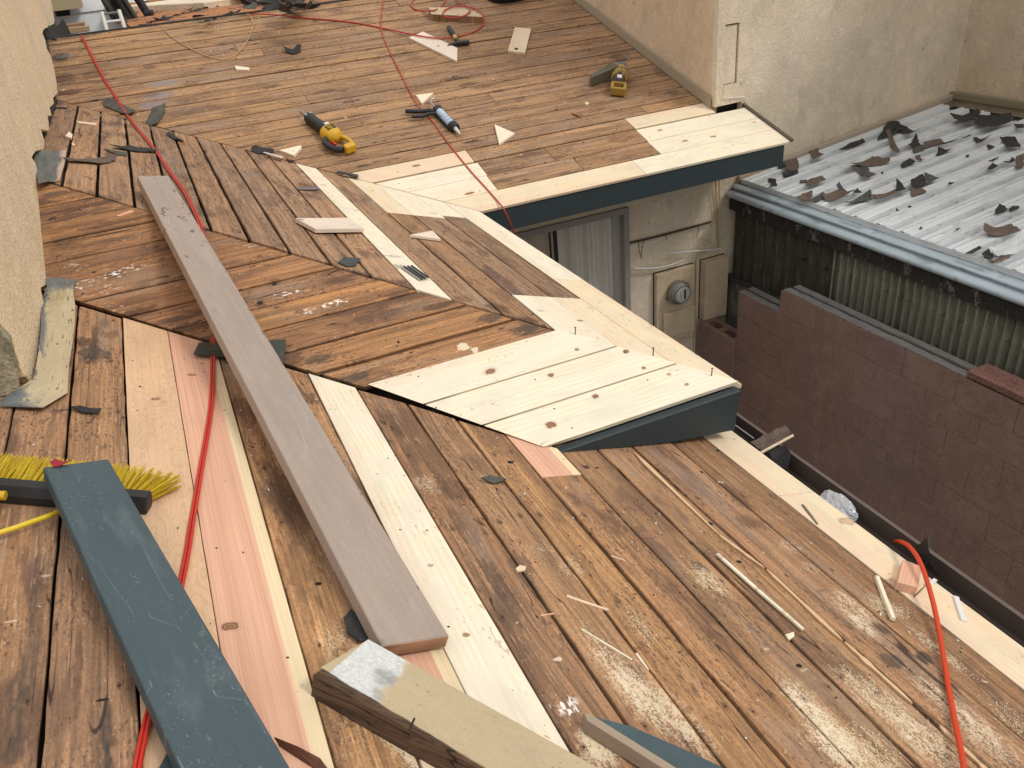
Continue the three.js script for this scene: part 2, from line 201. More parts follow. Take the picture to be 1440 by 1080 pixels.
function paintSlope(id) {
  const s = SL[id], [x0, z0, x1, z1] = s.box, W = s.W, H = s.H, pls = rows[id], col = new Uint8Array(W * H * 4), bW = W >> 1, bH = H >> 1, bmp = new Uint8Array(bW * bH * 4);
  const hgt = new Float32Array(W * H), ax = s.across === 'x';
  const at = (x, z) => { const b = ax ? x : z, a = ax ? z : x; for (let k = 0; k < pls.length; k++) { const p = pls[k]; if (b >= p[0] && b < p[1] && a >= p[2] && a < p[3]) return k; } return 0; };
  for (let j = 0; j < H; j++) for (let i = 0; i < W; i++) {
    const x = x0 + (i + .5) / W * (x1 - x0), z = z0 + (j + .5) / H * (z1 - z0), k = at(x, z), p = pls[k], b = ax ? x : z, a = ax ? z : x;
    wood(p[4], id, a * U + k * 7.3, b * U + k * 1.7, (b - p[0]) / (p[1] - p[0]), s.seed + k * 5);
    const o = (j * W + i) * 4; col[o] = Math.max(0, Math.min(255, WO[0])); col[o + 1] = Math.max(0, Math.min(255, WO[1])); col[o + 2] = Math.max(0, Math.min(255, WO[2])); col[o + 3] = 255; hgt[j * W + i] = WO[3];
  }
  const mx = W / ((x1 - x0) * U), mz = H / ((z1 - z0) * U);          // pixels per metre
  const dab = (x, z, rx, rz, kind, st, sd) => { const own = pls[at(x, z)][4] === 'old';
    const cx = (x - x0) / (x1 - x0) * W, cz = (z - z0) / (z1 - z0) * H, Rx = rx * mx * 1.9, Rz = rz * mz * 1.9;
    for (let j = Math.max(0, Math.floor(cz - Rz)); j < Math.min(H, cz + Rz); j++) for (let i = Math.max(0, Math.floor(cx - Rx)); i < Math.min(W, cx + Rx); i++) {
      const dx = (i - cx) / mx, dz = (j - cz) / mz, u = dx / rx, v = dz / rz, d = Math.sqrt(u * u + v * v), o = (j * W + i) * 4;
      const al = ax ? dz : dx, ac = ax ? dx : dz; let m = 0, c = COL[kind]; if (kind !== 'dust' && kind !== 'paint') { const px = x + dx / U, pz = z + dz / U; if ((pls[at(px, pz)][4] === 'old') !== own) continue; }
      if (kind === 'knot') {
        const e = d + .5 * (vn(dx * 90, dz * 90, sd) - .5); const body = ss(1, .8, e), rim = ss(.3, 0, Math.abs(e - .95)), halo = ss(1.9, 1, e) * .22;
        const ringk = .5 + .5 * Math.sin(e * 18); const cc = [174 - 40 * ringk, 130 - 40 * ringk, 98 - 34 * ringk];
        const t = Math.min(1, (body * .8 + halo) * st); for (let q = 0; q < 3; q++) col[o + q] = lerp(col[o + q], cc[q], t); const t2 = rim * .6 * Math.min(1, st); col[o] = lerp(col[o], 92, t2); col[o + 1] = lerp(col[o + 1], 58, t2); col[o + 2] = lerp(col[o + 2], 40, t2); continue;
      }
      if (kind === 'tar' || kind === 'dark' || kind === 'grey') {
        const e = d + 1.1 * (fb(al * 14, ac * 40, sd, 3) - .5) + .5 * (vn(al * 60, ac * 160, sd + 5) - .5); m = ss(1.05, .55, e) * (.55 + .45 * vn(al * 40, ac * 120, sd + 9)) * st;
      } else if (kind === 'hole') m = ss(1.05, .85, d);
      else if (kind === 'blot') m = ss(.95, .8, d + 2.2 * (fb(dx * 70, dz * 70, sd, 4) - .5)) * st;
      else if (kind === 'paint') { const e = d + .8 * (vn(dx * 30, dz * 30, sd) - .5); m = ss(1.3, .4, e) * ss(.66 - .12 * st, .76 - .12 * st, fb(al * 55, ac * 110, sd + 3, 2)) * Math.min(1, st * 2); }
      else if (kind === 'speck') m = ss(1.3, .3, d) * ss(.62, .75, vn(al * 60, ac * 190, sd)) * st;
      else { const e = d + .9 * (fb(al * 9, ac * 26, sd, 3) - .5); const env = ss(1.35, .25, e) * st; const n = .38 * vn(al * 60, ac * 150, sd + 3) + .62 * vn(al * 330, ac * 420, sd + 7); m = env * ss(.72 - .42 * env, .84 - .34 * env, n + .08 * fb(al * 8, ac * 60, sd + 9, 2)) * .92; if (m > .3) hgt[j * W + i] += .15 * m; }
      if (m > .004) for (let q = 0; q < 3; q++) col[o + q] = lerp(col[o + q], c[q], Math.min(1, m));
    }
  };
  MARKS[id].forEach((k, n) => { const h = hit(k[0], k[1], id); dab(h.x, h.z, k[2], k[3], k[4], k[5], s.seed * 3 + n * 13); });
  // nail heads and rust rings where the boards cross the rafters
  _s = s.seed * 977 + 5;
  for (const p of pls) for (let t = -6; t < 3; t += .245) for (const f of [.22, .78]) {
    const a = t + .03 + rr(-.012, .012), b = lerp(p[0], p[1], f + rr(-.06, .06)); if (a < p[2] || a > p[3] || rnd() < (p[4] === 'old' ? .3 : .6)) continue; const x = ax ? b : a, z = ax ? a : b;
    if (x < x0 || x > x1 || z < z0 || z > z1) continue; dab(x, z, .0032, .0032, 'hole', 1, 1); if (p[4] === 'old' && rnd() < .6) dab(x, z, ax ? .008 : .016, ax ? .016 : .008, 'dark', .6, 77 + (t * 100 | 0));
  }
  for (let n = 0; n < (id === 'B' ? 90 : 70); n++) { const x = rr(x0, x1), z = rr(z0, z1), p = pls[at(x, z)]; if (p[4] === 'old') dab(x, z, rr(.003, .012), rr(.003, .01), rnd() < .6 ? 'blot' : 'hole', rr(.5, .9), n * 7 + 3); }
  for (let j = 0; j < bH; j++) for (let i = 0; i < bW; i++) { const v = Math.max(0, Math.min(255, hgt[(j * 2) * W + i * 2] * 255)), o = (j * bW + i) * 4; bmp[o] = bmp[o + 1] = bmp[o + 2] = v; bmp[o + 3] = 255; }
  return MAT({ map: dataTex(col, W, H, true), bumpMap: dataTex(bmp, bW, bH, false), bumpScale: .0028, roughness: .82 });
}

// ───────────── geometry helpers ─────────────
const planeBasis = n => { const u = Math.abs(n.y) > .9 ? new THREE.Vector3(1, 0, 0) : new THREE.Vector3(0, 1, 0); u.addScaledVector(n, -u.dot(n)).normalize(); return [u, new THREE.Vector3().crossVectors(n, u)]; };
// a plate from its top outline: bevelled rim, straight sides; uvf(point) gives texture coordinates
function slab(top, thick, n, { bev = .0015, uvf = null } = {}) {
  const [bu, bv] = planeBasis(n), N = top.length; let p2 = top.map(p => new THREE.Vector2(p.dot(bu), p.dot(bv)));
  if (THREE.ShapeUtils.isClockWise(p2)) { top = top.slice().reverse(); p2 = p2.slice().reverse(); }
  const inset = p2.map((p, i) => { const a = p2[(i + N - 1) % N], b = p2[(i + 1) % N], e1 = p.clone().sub(a).normalize(), e2 = b.clone().sub(p).normalize(); const m = new THREE.Vector2(-e1.y - e2.y, e1.x + e2.x); if (m.lengthSq() < 1e-6) m.set(-e1.y, e1.x); m.normalize(); const c = Math.max(.4, m.dot(new THREE.Vector2(-e1.y, e1.x))); return m.multiplyScalar(bev / c); });
  const R0 = top.map((p, i) => p.clone().addScaledVector(bu, inset[i].x).addScaledVector(bv, inset[i].y)), R1 = top.map(p => p.clone().addScaledVector(n, -bev)), R2 = top.map(p => p.clone().addScaledVector(n, -thick));
  const pos = [], uv = []; const put = p => { pos.push(p.x, p.y, p.z); const t = uvf ? uvf(p) : [p.dot(bu), p.dot(bv)]; uv.push(t[0], t[1]); };
  const tri = (a, b, c) => { put(a); put(b); put(c); };
  const T = THREE.ShapeUtils.triangulateShape(p2, []);
  for (const [a, b, c] of T) { tri(R0[a], R0[b], R0[c]); tri(R2[c], R2[b], R2[a]); }
  for (let i = 0; i < N; i++) { const j = (i + 1) % N; tri(R1[i], R1[j], R0[j]); tri(R1[i], R0[j], R0[i]); tri(R2[i], R2[j], R1[j]); tri(R2[i], R1[j], R1[i]); }
  const g = new THREE.BufferGeometry(); g.setAttribute('position', new THREE.Float32BufferAttribute(pos, 3)); g.setAttribute('uv', new THREE.Float32BufferAttribute(uv, 2)); g.computeVertexNormals(); return g;
}
const used = {};
const numbered = n => { used[n] = (used[n] || 0) + 1; return used[n] === 1 ? n : `${n}_${String(used[n] - 1).padStart(3, '0')}`; };
function mesh(name, geo, mat, parent) { const m = new THREE.Mesh(geo, mat); m.name = name; m.castShadow = m.receiveShadow = true; if (parent) parent.add(m); return m; }
function tag(o, label, category, group, kind) { o.userData = {}; if (label) o.userData.label = label; if (category) o.userData.category = category; if (group) o.userData.group = group; if (kind) o.userData.kind = kind; return o; }
function settle(o) { // put the origin at the thing's base, then add it to the scene
  const bb = new THREE.Box3(), seen = new Set(); o.traverse(m => { if (m.geometry) { m.geometry.computeBoundingBox(); bb.union(m.geometry.boundingBox); } });
  const c = bb.getCenter(new THREE.Vector3()); c.y = bb.min.y;
  o.traverse(m => { if (m.geometry && !seen.has(m.geometry)) { seen.add(m.geometry); m.geometry.translate(-c.x, -c.y, -c.z); } }); o.position.copy(c); scene.add(o); return o;
}
function thing(name, label, category, group) { const g = new THREE.Group(); g.name = numbered(name); return tag(g, label, category, group); }
function solo(name, geo, mat, label, category, group, kind) { return settle(tag(mesh(numbered(name), geo, mat), label, category, group, kind)); }
function box(w, h, d, x, y, z, r = 0) { const g = r ? new RoundedBoxGeometry(w, h, d, 2, r) : new THREE.BoxGeometry(w, h, d); const q = g.index ? g.toNonIndexed() : g; q.translate(x, y, z); return q; }
const clean = g => { const q = g.index ? g.toNonIndexed() : g; for (const k of Object.keys(q.attributes)) if (!['position', 'normal', 'uv'].includes(k)) q.deleteAttribute(k); return q; };
const merge = l => mergeGeometries(l.map(clean));
function metreUV(g, sx = 1, sy = 1) { // box-projected texture coordinates in metres
  const p = g.attributes.position, n = g.attributes.normal, uv = new Float32Array(p.count * 2);
  for (let i = 0; i < p.count; i++) { const ax = Math.abs(n.getX(i)), ay = Math.abs(n.getY(i)), az = Math.abs(n.getZ(i)); const x = p.getX(i), y = p.getY(i), z = p.getZ(i); if (ay >= ax && ay >= az) { uv[i * 2] = x * sx; uv[i * 2 + 1] = z * sy; } else if (ax >= az) { uv[i * 2] = z * sx; uv[i * 2 + 1] = y * sy; } else { uv[i * 2] = x * sx; uv[i * 2 + 1] = y * sy; } }
  g.setAttribute('uv', new THREE.BufferAttribute(uv, 2)); return g;
}
const tube = (pts, r, seg = 0, rad = 8) => new THREE.TubeGeometry(new THREE.CatmullRomCurve3(pts, false, 'centripetal'), seg || pts.length * 6, r, rad, false);
const rod = (a, b, r, rad = 10) => { const g = new THREE.CylinderGeometry(r, r, a.distanceTo(b), rad); const d = b.clone().sub(a).normalize(); g.applyQuaternion(new THREE.Quaternion().setFromUnitVectors(new THREE.Vector3(0, 1, 0), d)); g.translate((a.x + b.x) / 2, (a.y + b.y) / 2, (a.z + b.z) / 2); return g; };

// ───────────── the low house: four plank slopes ─────────────
const MAIN = {}; for (const id of 'ABCD') MAIN[id] = paintSlope(id);
const M = {
  lining: MAT({ color: rgb(54, 38, 28), roughness: 1 }),
};
{
  const slate = tex(512, 512, (u, v, o) => { const n = fb(u * 9, v * 9, 4, 4), f = vn(u * 260, v * 260, 6), sc = ss(.86, .97, vn(u * 40, v * 300, 8)) * ss(.5, .7, vn(u * 5, v * 5, 9)); const d = ss(.9, .97, vn(u * 170, v * 170, 12)) * ss(.45, .7, fb(u * 6, v * 6, 14, 2)) * .5 + .25 * sc; const k = .93 + .14 * n + .04 * (f - .5); o[0] = lerp(66 * k, 176, d); o[1] = lerp(82 * k, 184, d); o[2] = lerp(86 * k, 184, d); });
  M.slate = MAT({ map: slate, roughness: .55, roughnessMap: null });
  M.slate.name = 'slate paint';
  const teal = tex(512, 512, (u, v, o) => { const n = fb(u * 6, v * 6, 21, 4), f = vn(u * 120, v * 120, 22), sp = ss(.965, .99, vn(u * 90, v * 90, 25)), sc = ss(.93, .98, vn(u * 9, v * 260, 27)) * ss(.5, .7, vn(u * 5, v * 7, 28)); const k = .94 + .12 * n + .04 * (f - .5); o[0] = lerp(42 * k, 130, sp * .4 + sc * .12); o[1] = lerp(53 * k, 140, sp * .4 + sc * .12); o[2] = lerp(56 * k, 142, sp * .4 + sc * .12); });
  M.teal = MAT({ map: teal, roughness: .6 });
}
const house = thing('house', 'low house with the stripped plank roof that fills most of the picture', 'house');
const inA = (x, z) => z - (SA * x - .6024) / S, hipD = (x, z) => 2.42 - (x - z), hipC = (x, z) => (x - z) - 2.42, valC = (x, z) => 4.1 - (x - z), valB = (x, z) => x < 1.1 ? (x - z) - 4.1 : 1;
function buildSlope(id, partLabel) {
  const s = SL[id], [x0, z0, x1, z1] = s.box, ax = s.across === 'x', n = nrm(id);
  const uvf = p => [(p.x / U - x0) / (x1 - x0), (p.z / U - z0) / (z1 - z0)];
  // the boarding rests on a dark lining a hand below it
  const lp = { A: [[-.9, -3], [-.9, .6], [1.09, .6], [1.09, -1.8], [.45, -1.8]], B: [[-.42, -5.18], [2.5, -5.18], [2.5, -3.34], [2.68, -3.34], [2.68, -3.03], [1.07, -3.03]], C: [[-.42, -4.6], [1.07, -3.05], [1.07, -1.4], [-.42, -2.86]], D: [[-.42, -2.86], [1.07, -1.36], [.55, -1.36], [-.42, -2.3]] }[id];
  const lin = mesh('roof_slope', slab(lp.map(([x, z]) => V3(x, yOn(id, x, z), z).addScaledVector(n, -.055)), .05, n, { bev: .001 }), M.lining, house);
  _s = s.seed;
  rows[id].forEach((r, k) => {
    const old = r[4] === 'old', g = old ? (ax ? .0032 : .0022) : .0011; // half gap, units
    let gap = (id === 'C' && r[1] < .45) ? .0045 : id === 'A' ? g * rr(.6, 1.15) : id === 'B' ? rr(.0028, .0048) : g;
    if (id === 'B' && !old) gap = .0012; if (id === 'D' && !old) gap = .0021;
    let b0 = r[0] + gap, b1 = r[1] - gap, a0 = r[2] + .0009, a1 = r[3] - .0009;
    if (id === 'B' && Math.abs(r[0] + 3.338) < .01 && !old) b0 = r[0] + .011;
    if (id === 'D' && Math.abs(r[0] + 1.722) < .01) b0 = r[0] + .009;
    let P = ax ? [[b0, a0], [b1, a0], [b1, a1], [b0, a1]] : [[a0, b0], [a1, b0], [a1, b1], [a0, b1]];
    const f = fn => { P = clipHalf(P, p => fn(p[0], p[1])); };
    if (id === 'A') { if (r[1] <= .61) f((x, z) => inA(x, z) - (old ? rr(.004, .014) : .002)); else f((x, z) => z + 1.75); }
    if (id === 'C') { const o = old ? rr(.002, .009) : .003; f((x, z) => valC(x, z) - .004); f((x, z) => hipC(x, z) - o); f((x, z) => x + .41); }
    if (id === 'D') { const o = old ? rr(.004, .012) : .003; f((x, z) => hipD(x, z) - o); f((x, z) => x + .41); if (old) f((x, z) => SA * x - S * z - .6024 - .004); else f((x, z) => (x - (.274 + (z + 1.641) * .943))); }
    if (id === 'B') { f((x, z) => (x - z) - 4.1 - .003); f((x, z) => x + .42); }
    if (P.length < 3) return;
    // worn edges: extra points along the long sides
    const Q = [], step = id === 'A' ? .045 : .09, jit = old ? (id === 'B' ? .0007 : .0011) : .0002;
    for (let i = 0; i < P.length; i++) { const p = P[i], q = P[(i + 1) % P.length], L = Math.hypot(q[0] - p[0], q[1] - p[1]), m = Math.max(1, Math.min(60, Math.round(L / step))); for (let t = 0; t < m; t++) { const u = t / m; const x = lerp(p[0], q[0], u), z = lerp(p[1], q[1], u), j = t ? (rnd() - .5) * 2 * jit : 0; Q.push(ax ? [x + j, z] : [x, z + j]); } }
    const lift = old ? rr(-.003, .002) : rr(0, .0015), tl = old ? rr(-.012, .012) : 0, bm = (r[0] + r[1]) / 2;
    const extra = (id === 'D' && !old) ? .017 : 0;
    const top = Q.map(([x, z]) => V3(x, yOn(id, x, z), z).addScaledVector(n, lift + extra + ((ax ? x : z) - bm) * U * tl));
    const pg = slab(top, .019, n, { bev: old ? .002 : .0009, uvf });
    if (id === 'D' && !old) { const q = pg.attributes.position; for (let i = 0; i < q.count; i++) { const x = q.getX(i), z = q.getZ(i), under = (yOn('D', x / U, z / U) * U + CY) - q.getY(i), e = (x / U - (.274 + (z / U + 1.641) * .943)); if (under > -.004 && e < .03) { q.setX(i, x + .03); q.setZ(i, z - .008); } } pg.computeVertexNormals(); } // ends cut back under the tip, as a hip cut is
    const m = mesh('plank', pg, MAIN[id], lin);
    const lb = { cream: 'fresh cream pine plank', pale: 'fresh pale pine plank', pink: 'new reddish fir plank', tan: 'new tan plank with swirling grain' }[r[4]]; if (lb) m.userData.label = lb;
  });
  if (partLabel) lin.userData.label = partLabel;
  return lin;
}
buildSlope('A', 'old planks with a cream, a tan and a red plank, dusted with sawdust');
buildSlope('B', 'far slope of narrow planks');
buildSlope('C', 'greyer planks between two diagonal joints');
buildSlope('D', 'reddish planks ending in three fresh pine planks');
{ // fascias, gutter, walls under the eaves
  const nz = new THREE.Vector3(0, 0, 1), nx = new THREE.Vector3(1, 0, 0);
  const fz = (pts, z, t) => slab(pts.map(([x, y]) => V3(x, y, z)), t, nz, { bev: .003 });
  const fx = (pts, x, t) => slab(pts.map(([z, y]) => V3(x, y, z)), t, nx, { bev: .003 });
  mesh('fascia', fz([[1.102, -1.0155], [2.655, -1.0155], [2.65, -1.112], [1.102, -1.112]], -3.0, .036), M.teal, house);
  mesh('fascia', fz([[.548, -1.0065], [.575, -1.0015], [.7, -1.0018], [1.084, -1.0018], [1.074, -1.111], [.9, -1.083], [.6, -1.007], [.552, -1.0085]], -1.3, .036), M.teal, house);
  mesh('fascia', fx([[-3.02, -1.017], [-1.34, -1.017], [-1.34, -1.11], [-3.02, -1.11]], 1.088, .036), M.teal, house);
  mesh('fascia', fx([[-1.9, -1.168], [.6, -1.168], [.6, -1.26], [-1.9, -1.26]], 1.09, .034), M.teal, house);
  mesh('fascia', slab([[-3.34, -.905], [-3.0, -1.016], [-3.0, -1.11], [-3.34, -1.0]].map(([z, y]) => V3(2.672, y, z)), .034, nx, { bev: .003 }), M.teal, house);
  M.trim = MAT({ color: rgb(92, 82, 70), roughness: .7 });
  mesh('edge_trim', slab([[2.692, -3.36], [2.708, -3.36], [2.712, -2.985], [2.696, -2.985]].map(([x, z]) => V3(x, yOn('B', x, z) + .012, z)), .022, nrm('B'), { bev: .002 }), M.trim, house);
  M.soffit = MAT({ color: rgb(96, 82, 66), roughness: .9 });
  mesh('soffit', box(1.5 * U, .02, .3 * U, 1.88 * U, CY - 1.105 * U, -3.19 * U), M.soffit, house);
}

// ───────────── render ─────────────
// (objects below)
// ───────────── shared surfaces ─────────────
{
  const sw = (base, seed, blot, grit, na = .16) => tex(1024, 1024, (u, v, o) => {
    const n = fb(u * 7, v * 7, seed, 5), b2 = fb(u * 3, v * 2.2, seed + 31, 4), f = vn(u * 420, v * 420, seed + 7), f2 = vn(u * 190, v * 190, seed + 8), st = ss(.6, .78, fb(u * 16, v * 9, seed + 17, 4));
    let k = 1 + na * (n - .5) + grit * (f - .5) + grit * .7 * (f2 - .5) - st * blot; const y = (b2 - .5) * .75 * na;
    o[0] = base[0] * (k + y * .3); o[1] = base[1] * (k + y * .1); o[2] = base[2] * (k - y);
    const tr = ss(.6, .8, vn(u * 40 + 6 * n, v * 34 + 5 * b2, seed + 57)) * .3 * na; for (let q = 0; q < 3; q++) o[q] *= 1 + tr; const sp = ss(.93, .98, vn(u * 130, v * 130, seed + 41)) * ss(.5, .75, fb(u * 5, v * 5, seed + 43, 2)); for (let q = 0; q < 3; q++) o[q] *= 1 - .35 * sp;
  });
  const bump = tex(512, 512, (u, v, o) => { const h = 128 + 70 * (vn(u * 210, v * 210, 5) - .5) + 60 * (fb(u * 60, v * 60, 7, 3) - .5) + 60 * (fb(u * 9, v * 9, 11, 3) - .5); o[0] = o[1] = o[2] = h; }, false);
  const st = (t, o = {}) => { t.repeat.set(.5, .5); const b = bump.clone(); b.repeat.set(.8, .8); return MAT({ map: t, bumpMap: b, bumpScale: .009, roughness: .95, ...o }); };
  M.stucco = st(sw([226, 203, 168], 61, .02, .13, .08));
  M.stucco2 = st(sw([219, 202, 176], 71, .05, .09, .11));
  M.stuccoRaw = st(sw([150, 140, 118], 81, .28, .2));
  M.core = MAT({ color: rgb(58, 54, 50), roughness: 1 });
  M.block = st(sw([137, 107, 95], 91, .06, .1), { roughness: .9 });
  M.blockGrey = st(sw([140, 132, 122], 95, .25, .25));
  M.blockCap = st(sw([122, 86, 74], 97, .2, .35));
  M.concrete = st(sw([112, 106, 98], 99, .2, .14));
  const metal = tex(1024, 512, (u, v, o) => { const n = fb(u * 5, v * 22, 131, 4), f = vn(u * 300, v * 300, 133), d = ss(.56, .75, fb(u * 9, v * 30, 137, 4)), rst = ss(.68, .8, fb(u * 14, v * 50, 139, 3)); const k = .97 + .06 * n + .03 * (f - .5) - .07 * d; o[0] = 216 * k; o[1] = 219 * k; o[2] = 219 * k; o[0] = lerp(o[0], 150, rst * .35); o[1] = lerp(o[1], 132, rst * .35); o[2] = lerp(o[2], 112, rst * .35); });
  metal.repeat.set(.5, .5); M.metal = MAT({ map: metal, roughness: .5, metalness: .15 });
  const gut = tex(512, 256, (u, v, o) => { const n = fb(u * 8, v * 5, 141, 4), s = ss(.6, .8, fb(u * 60, v * 4, 143, 3)); const k = .94 + .12 * n - .2 * s; o[0] = 172 * k; o[1] = 183 * k; o[2] = 188 * k; }); gut.repeat.set(.4, 1);
  M.gutter = MAT({ map: gut, roughness: .38, metalness: .15 });
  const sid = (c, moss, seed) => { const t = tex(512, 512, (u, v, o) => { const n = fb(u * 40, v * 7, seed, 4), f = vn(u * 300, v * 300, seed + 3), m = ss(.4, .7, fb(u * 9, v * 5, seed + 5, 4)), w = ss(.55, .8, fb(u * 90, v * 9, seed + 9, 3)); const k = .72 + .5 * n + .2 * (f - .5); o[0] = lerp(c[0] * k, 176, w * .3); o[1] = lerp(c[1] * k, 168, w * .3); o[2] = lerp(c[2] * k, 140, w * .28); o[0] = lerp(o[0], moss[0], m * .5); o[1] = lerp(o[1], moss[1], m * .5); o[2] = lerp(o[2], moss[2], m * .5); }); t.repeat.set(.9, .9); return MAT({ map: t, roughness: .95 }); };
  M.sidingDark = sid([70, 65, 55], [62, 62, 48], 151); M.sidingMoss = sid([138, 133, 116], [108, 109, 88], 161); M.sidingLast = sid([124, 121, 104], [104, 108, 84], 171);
  const sh = (c, seed) => MAT({ map: tex(256, 256, (u, v, o) => { const f = vn(u * 120, v * 120, seed), n = fb(u * 8, v * 8, seed + 3, 3), p = ss(.85, .95, vn(u * 90, v * 90, seed + 5)); const k = .7 + .35 * n + .35 * (f - .5); for (let q = 0; q < 3; q++) o[q] = lerp(c[q] * k, 170, p * .4); }), roughness: 1 });
  M.shBlack = sh([58, 56, 54], 181); M.shBrown = sh([116, 98, 86], 183); M.shGrey = sh([92, 90, 82], 185);
  for (const k of ['shBlack', 'shBrown', 'shGrey']) M[k].map.repeat.set(4, 4);
  const wd = (type, seed, sx) => { const t = tex(512, 256, (u, v, o) => { wood(type, 'A', u * 1.0, v * .5, v, seed); o[0] = WO[0]; o[1] = WO[1]; o[2] = WO[2]; }); t.repeat.set(1, 2); return MAT({ map: t, roughness: .85 }); };
  M.pine = wd('cream', 401); M.pine2 = wd('pale', 411); M.fir = wd('pink', 421); M.oldw = wd('old', 431); M.greyw = MAT({ map: tex(256, 128, (u, v, o) => { const n = fb(u * 3, v * 40, 441, 3), f = vn(u * 20, v * 120, 443); const k = .8 + .3 * n + .15 * (f - .5); o[0] = 128 * k; o[1] = 116 * k; o[2] = 100 * k; }), roughness: .95 });
  M.rough = tex(512, 256, (u, v, o) => { const n = fb(u * 4, v * 30, 741, 4), f = vn(u * 40, v * 160, 743), c = ss(.93, .99, 1 - Math.abs(vn(u * 3, v * 16, 745) - .5) * 2) * .6, p = ss(.6, .78, fb(u * 12, v * 20, 747, 3)) * .5; const k = (.62 + .5 * n + .2 * (f - .5)) * (1 - c) * (1 - p * .5); o[0] = 186 * k; o[1] = 176 * k; o[2] = 164 * k; });
  const painted = (c, under, seed, amt, sgn, nsc) => { _s = seed * 31; const sg = Array.from({ length: nsc }, () => { const u = rr(.5, 1) - (sgn < 0 ? .5 : 0), v = rr(0, .75), L = rr(.004, .05), th = rr(-.5, .5); return [u, v, u + th * .35, v + L, rr(.0012, .004), rr(.15, .6)]; }); return MAT({ map: tex(256, 2048, (u, v, o) => { const U0 = u * .3, V0 = v * 4; const n = fb(U0 * 14, V0 * 3, seed, 4), f = vn(U0 * 700, V0 * 420, seed + 2), gr = fb(U0 * 160, V0 * 2.2, seed + 21, 3), ed = Math.min(Math.abs(u - .5), u, 1 - u) * .3, ch = Math.max(ss(.72 - amt, .75 - amt, fb(U0 * 34, V0 * 22, seed + 5, 4)) * ss(.45, .6, fb(U0 * 7, V0 * 1.6, seed + 9, 2)), 0);
      let sc = 0; for (const q of sg) { if (v < q[1] - .004 || v > q[3] + .004) continue; const dx = q[2] - q[0], dy = q[3] - q[1], t = Math.min(1, Math.max(0, (v - q[1]) / (dy || 1))), d = Math.abs(u - q[0] - dx * t - .003 * Math.sin(t * 5 + q[4] * 900)); sc = Math.max(sc, ss(q[4] * 1.6, q[4] * .4, d) * q[5] * (.4 + .8 * vn(v * 900, u * 90, seed + 3))); }
      const dust = ss(.86, .95, vn(U0 * 520, V0 * 300, seed + 41)) * ss(.42, .7, fb(U0 * 16, V0 * 4, seed + 43, 3)) * .55 + ss(.5, .8, fb(U0 * 30, V0 * 7, seed + 45, 4)) * .1;
      const k = .93 + .1 * n + .05 * (f - .5) + .07 * (gr - .5); for (let q = 0; q < 3; q++) { let x = lerp(c[q] * k, 208, Math.min(.7, sc)); x = lerp(x, 200, dust); x = lerp(x, under[q] * (.75 + .5 * f), ch * .85); o[q] = x; } }), roughness: .6 }); };
  M.mauve = painted([164, 146, 132], [104, 90, 80], 451, .035, 1, 14); M.slateB = painted([66, 81, 85], [96, 100, 96], 471, -.03, 1, 16);
  M.black = MAT({ color: rgb(34, 34, 35), roughness: .55 }); M.yellow = MAT({ color: rgb(206, 160, 32), roughness: .5 }); M.steel = MAT({ color: rgb(176, 178, 180), roughness: .35, metalness: .7 }); M.white = MAT({ color: rgb(222, 220, 214), roughness: .6 });
  M.red = MAT({ color: rgb(196, 44, 26), roughness: .45 }); M.redDim = MAT({ color: rgb(182, 66, 46), roughness: .5 }); M.orange = MAT({ color: rgb(208, 66, 26), roughness: .45 }); M.tanCord = MAT({ color: rgb(196, 156, 104), roughness: .7 }); M.yellowCord = MAT({ color: rgb(226, 194, 50), roughness: .5 });
}
const noUV = (g, s = 1) => metreUV(g, s, s);

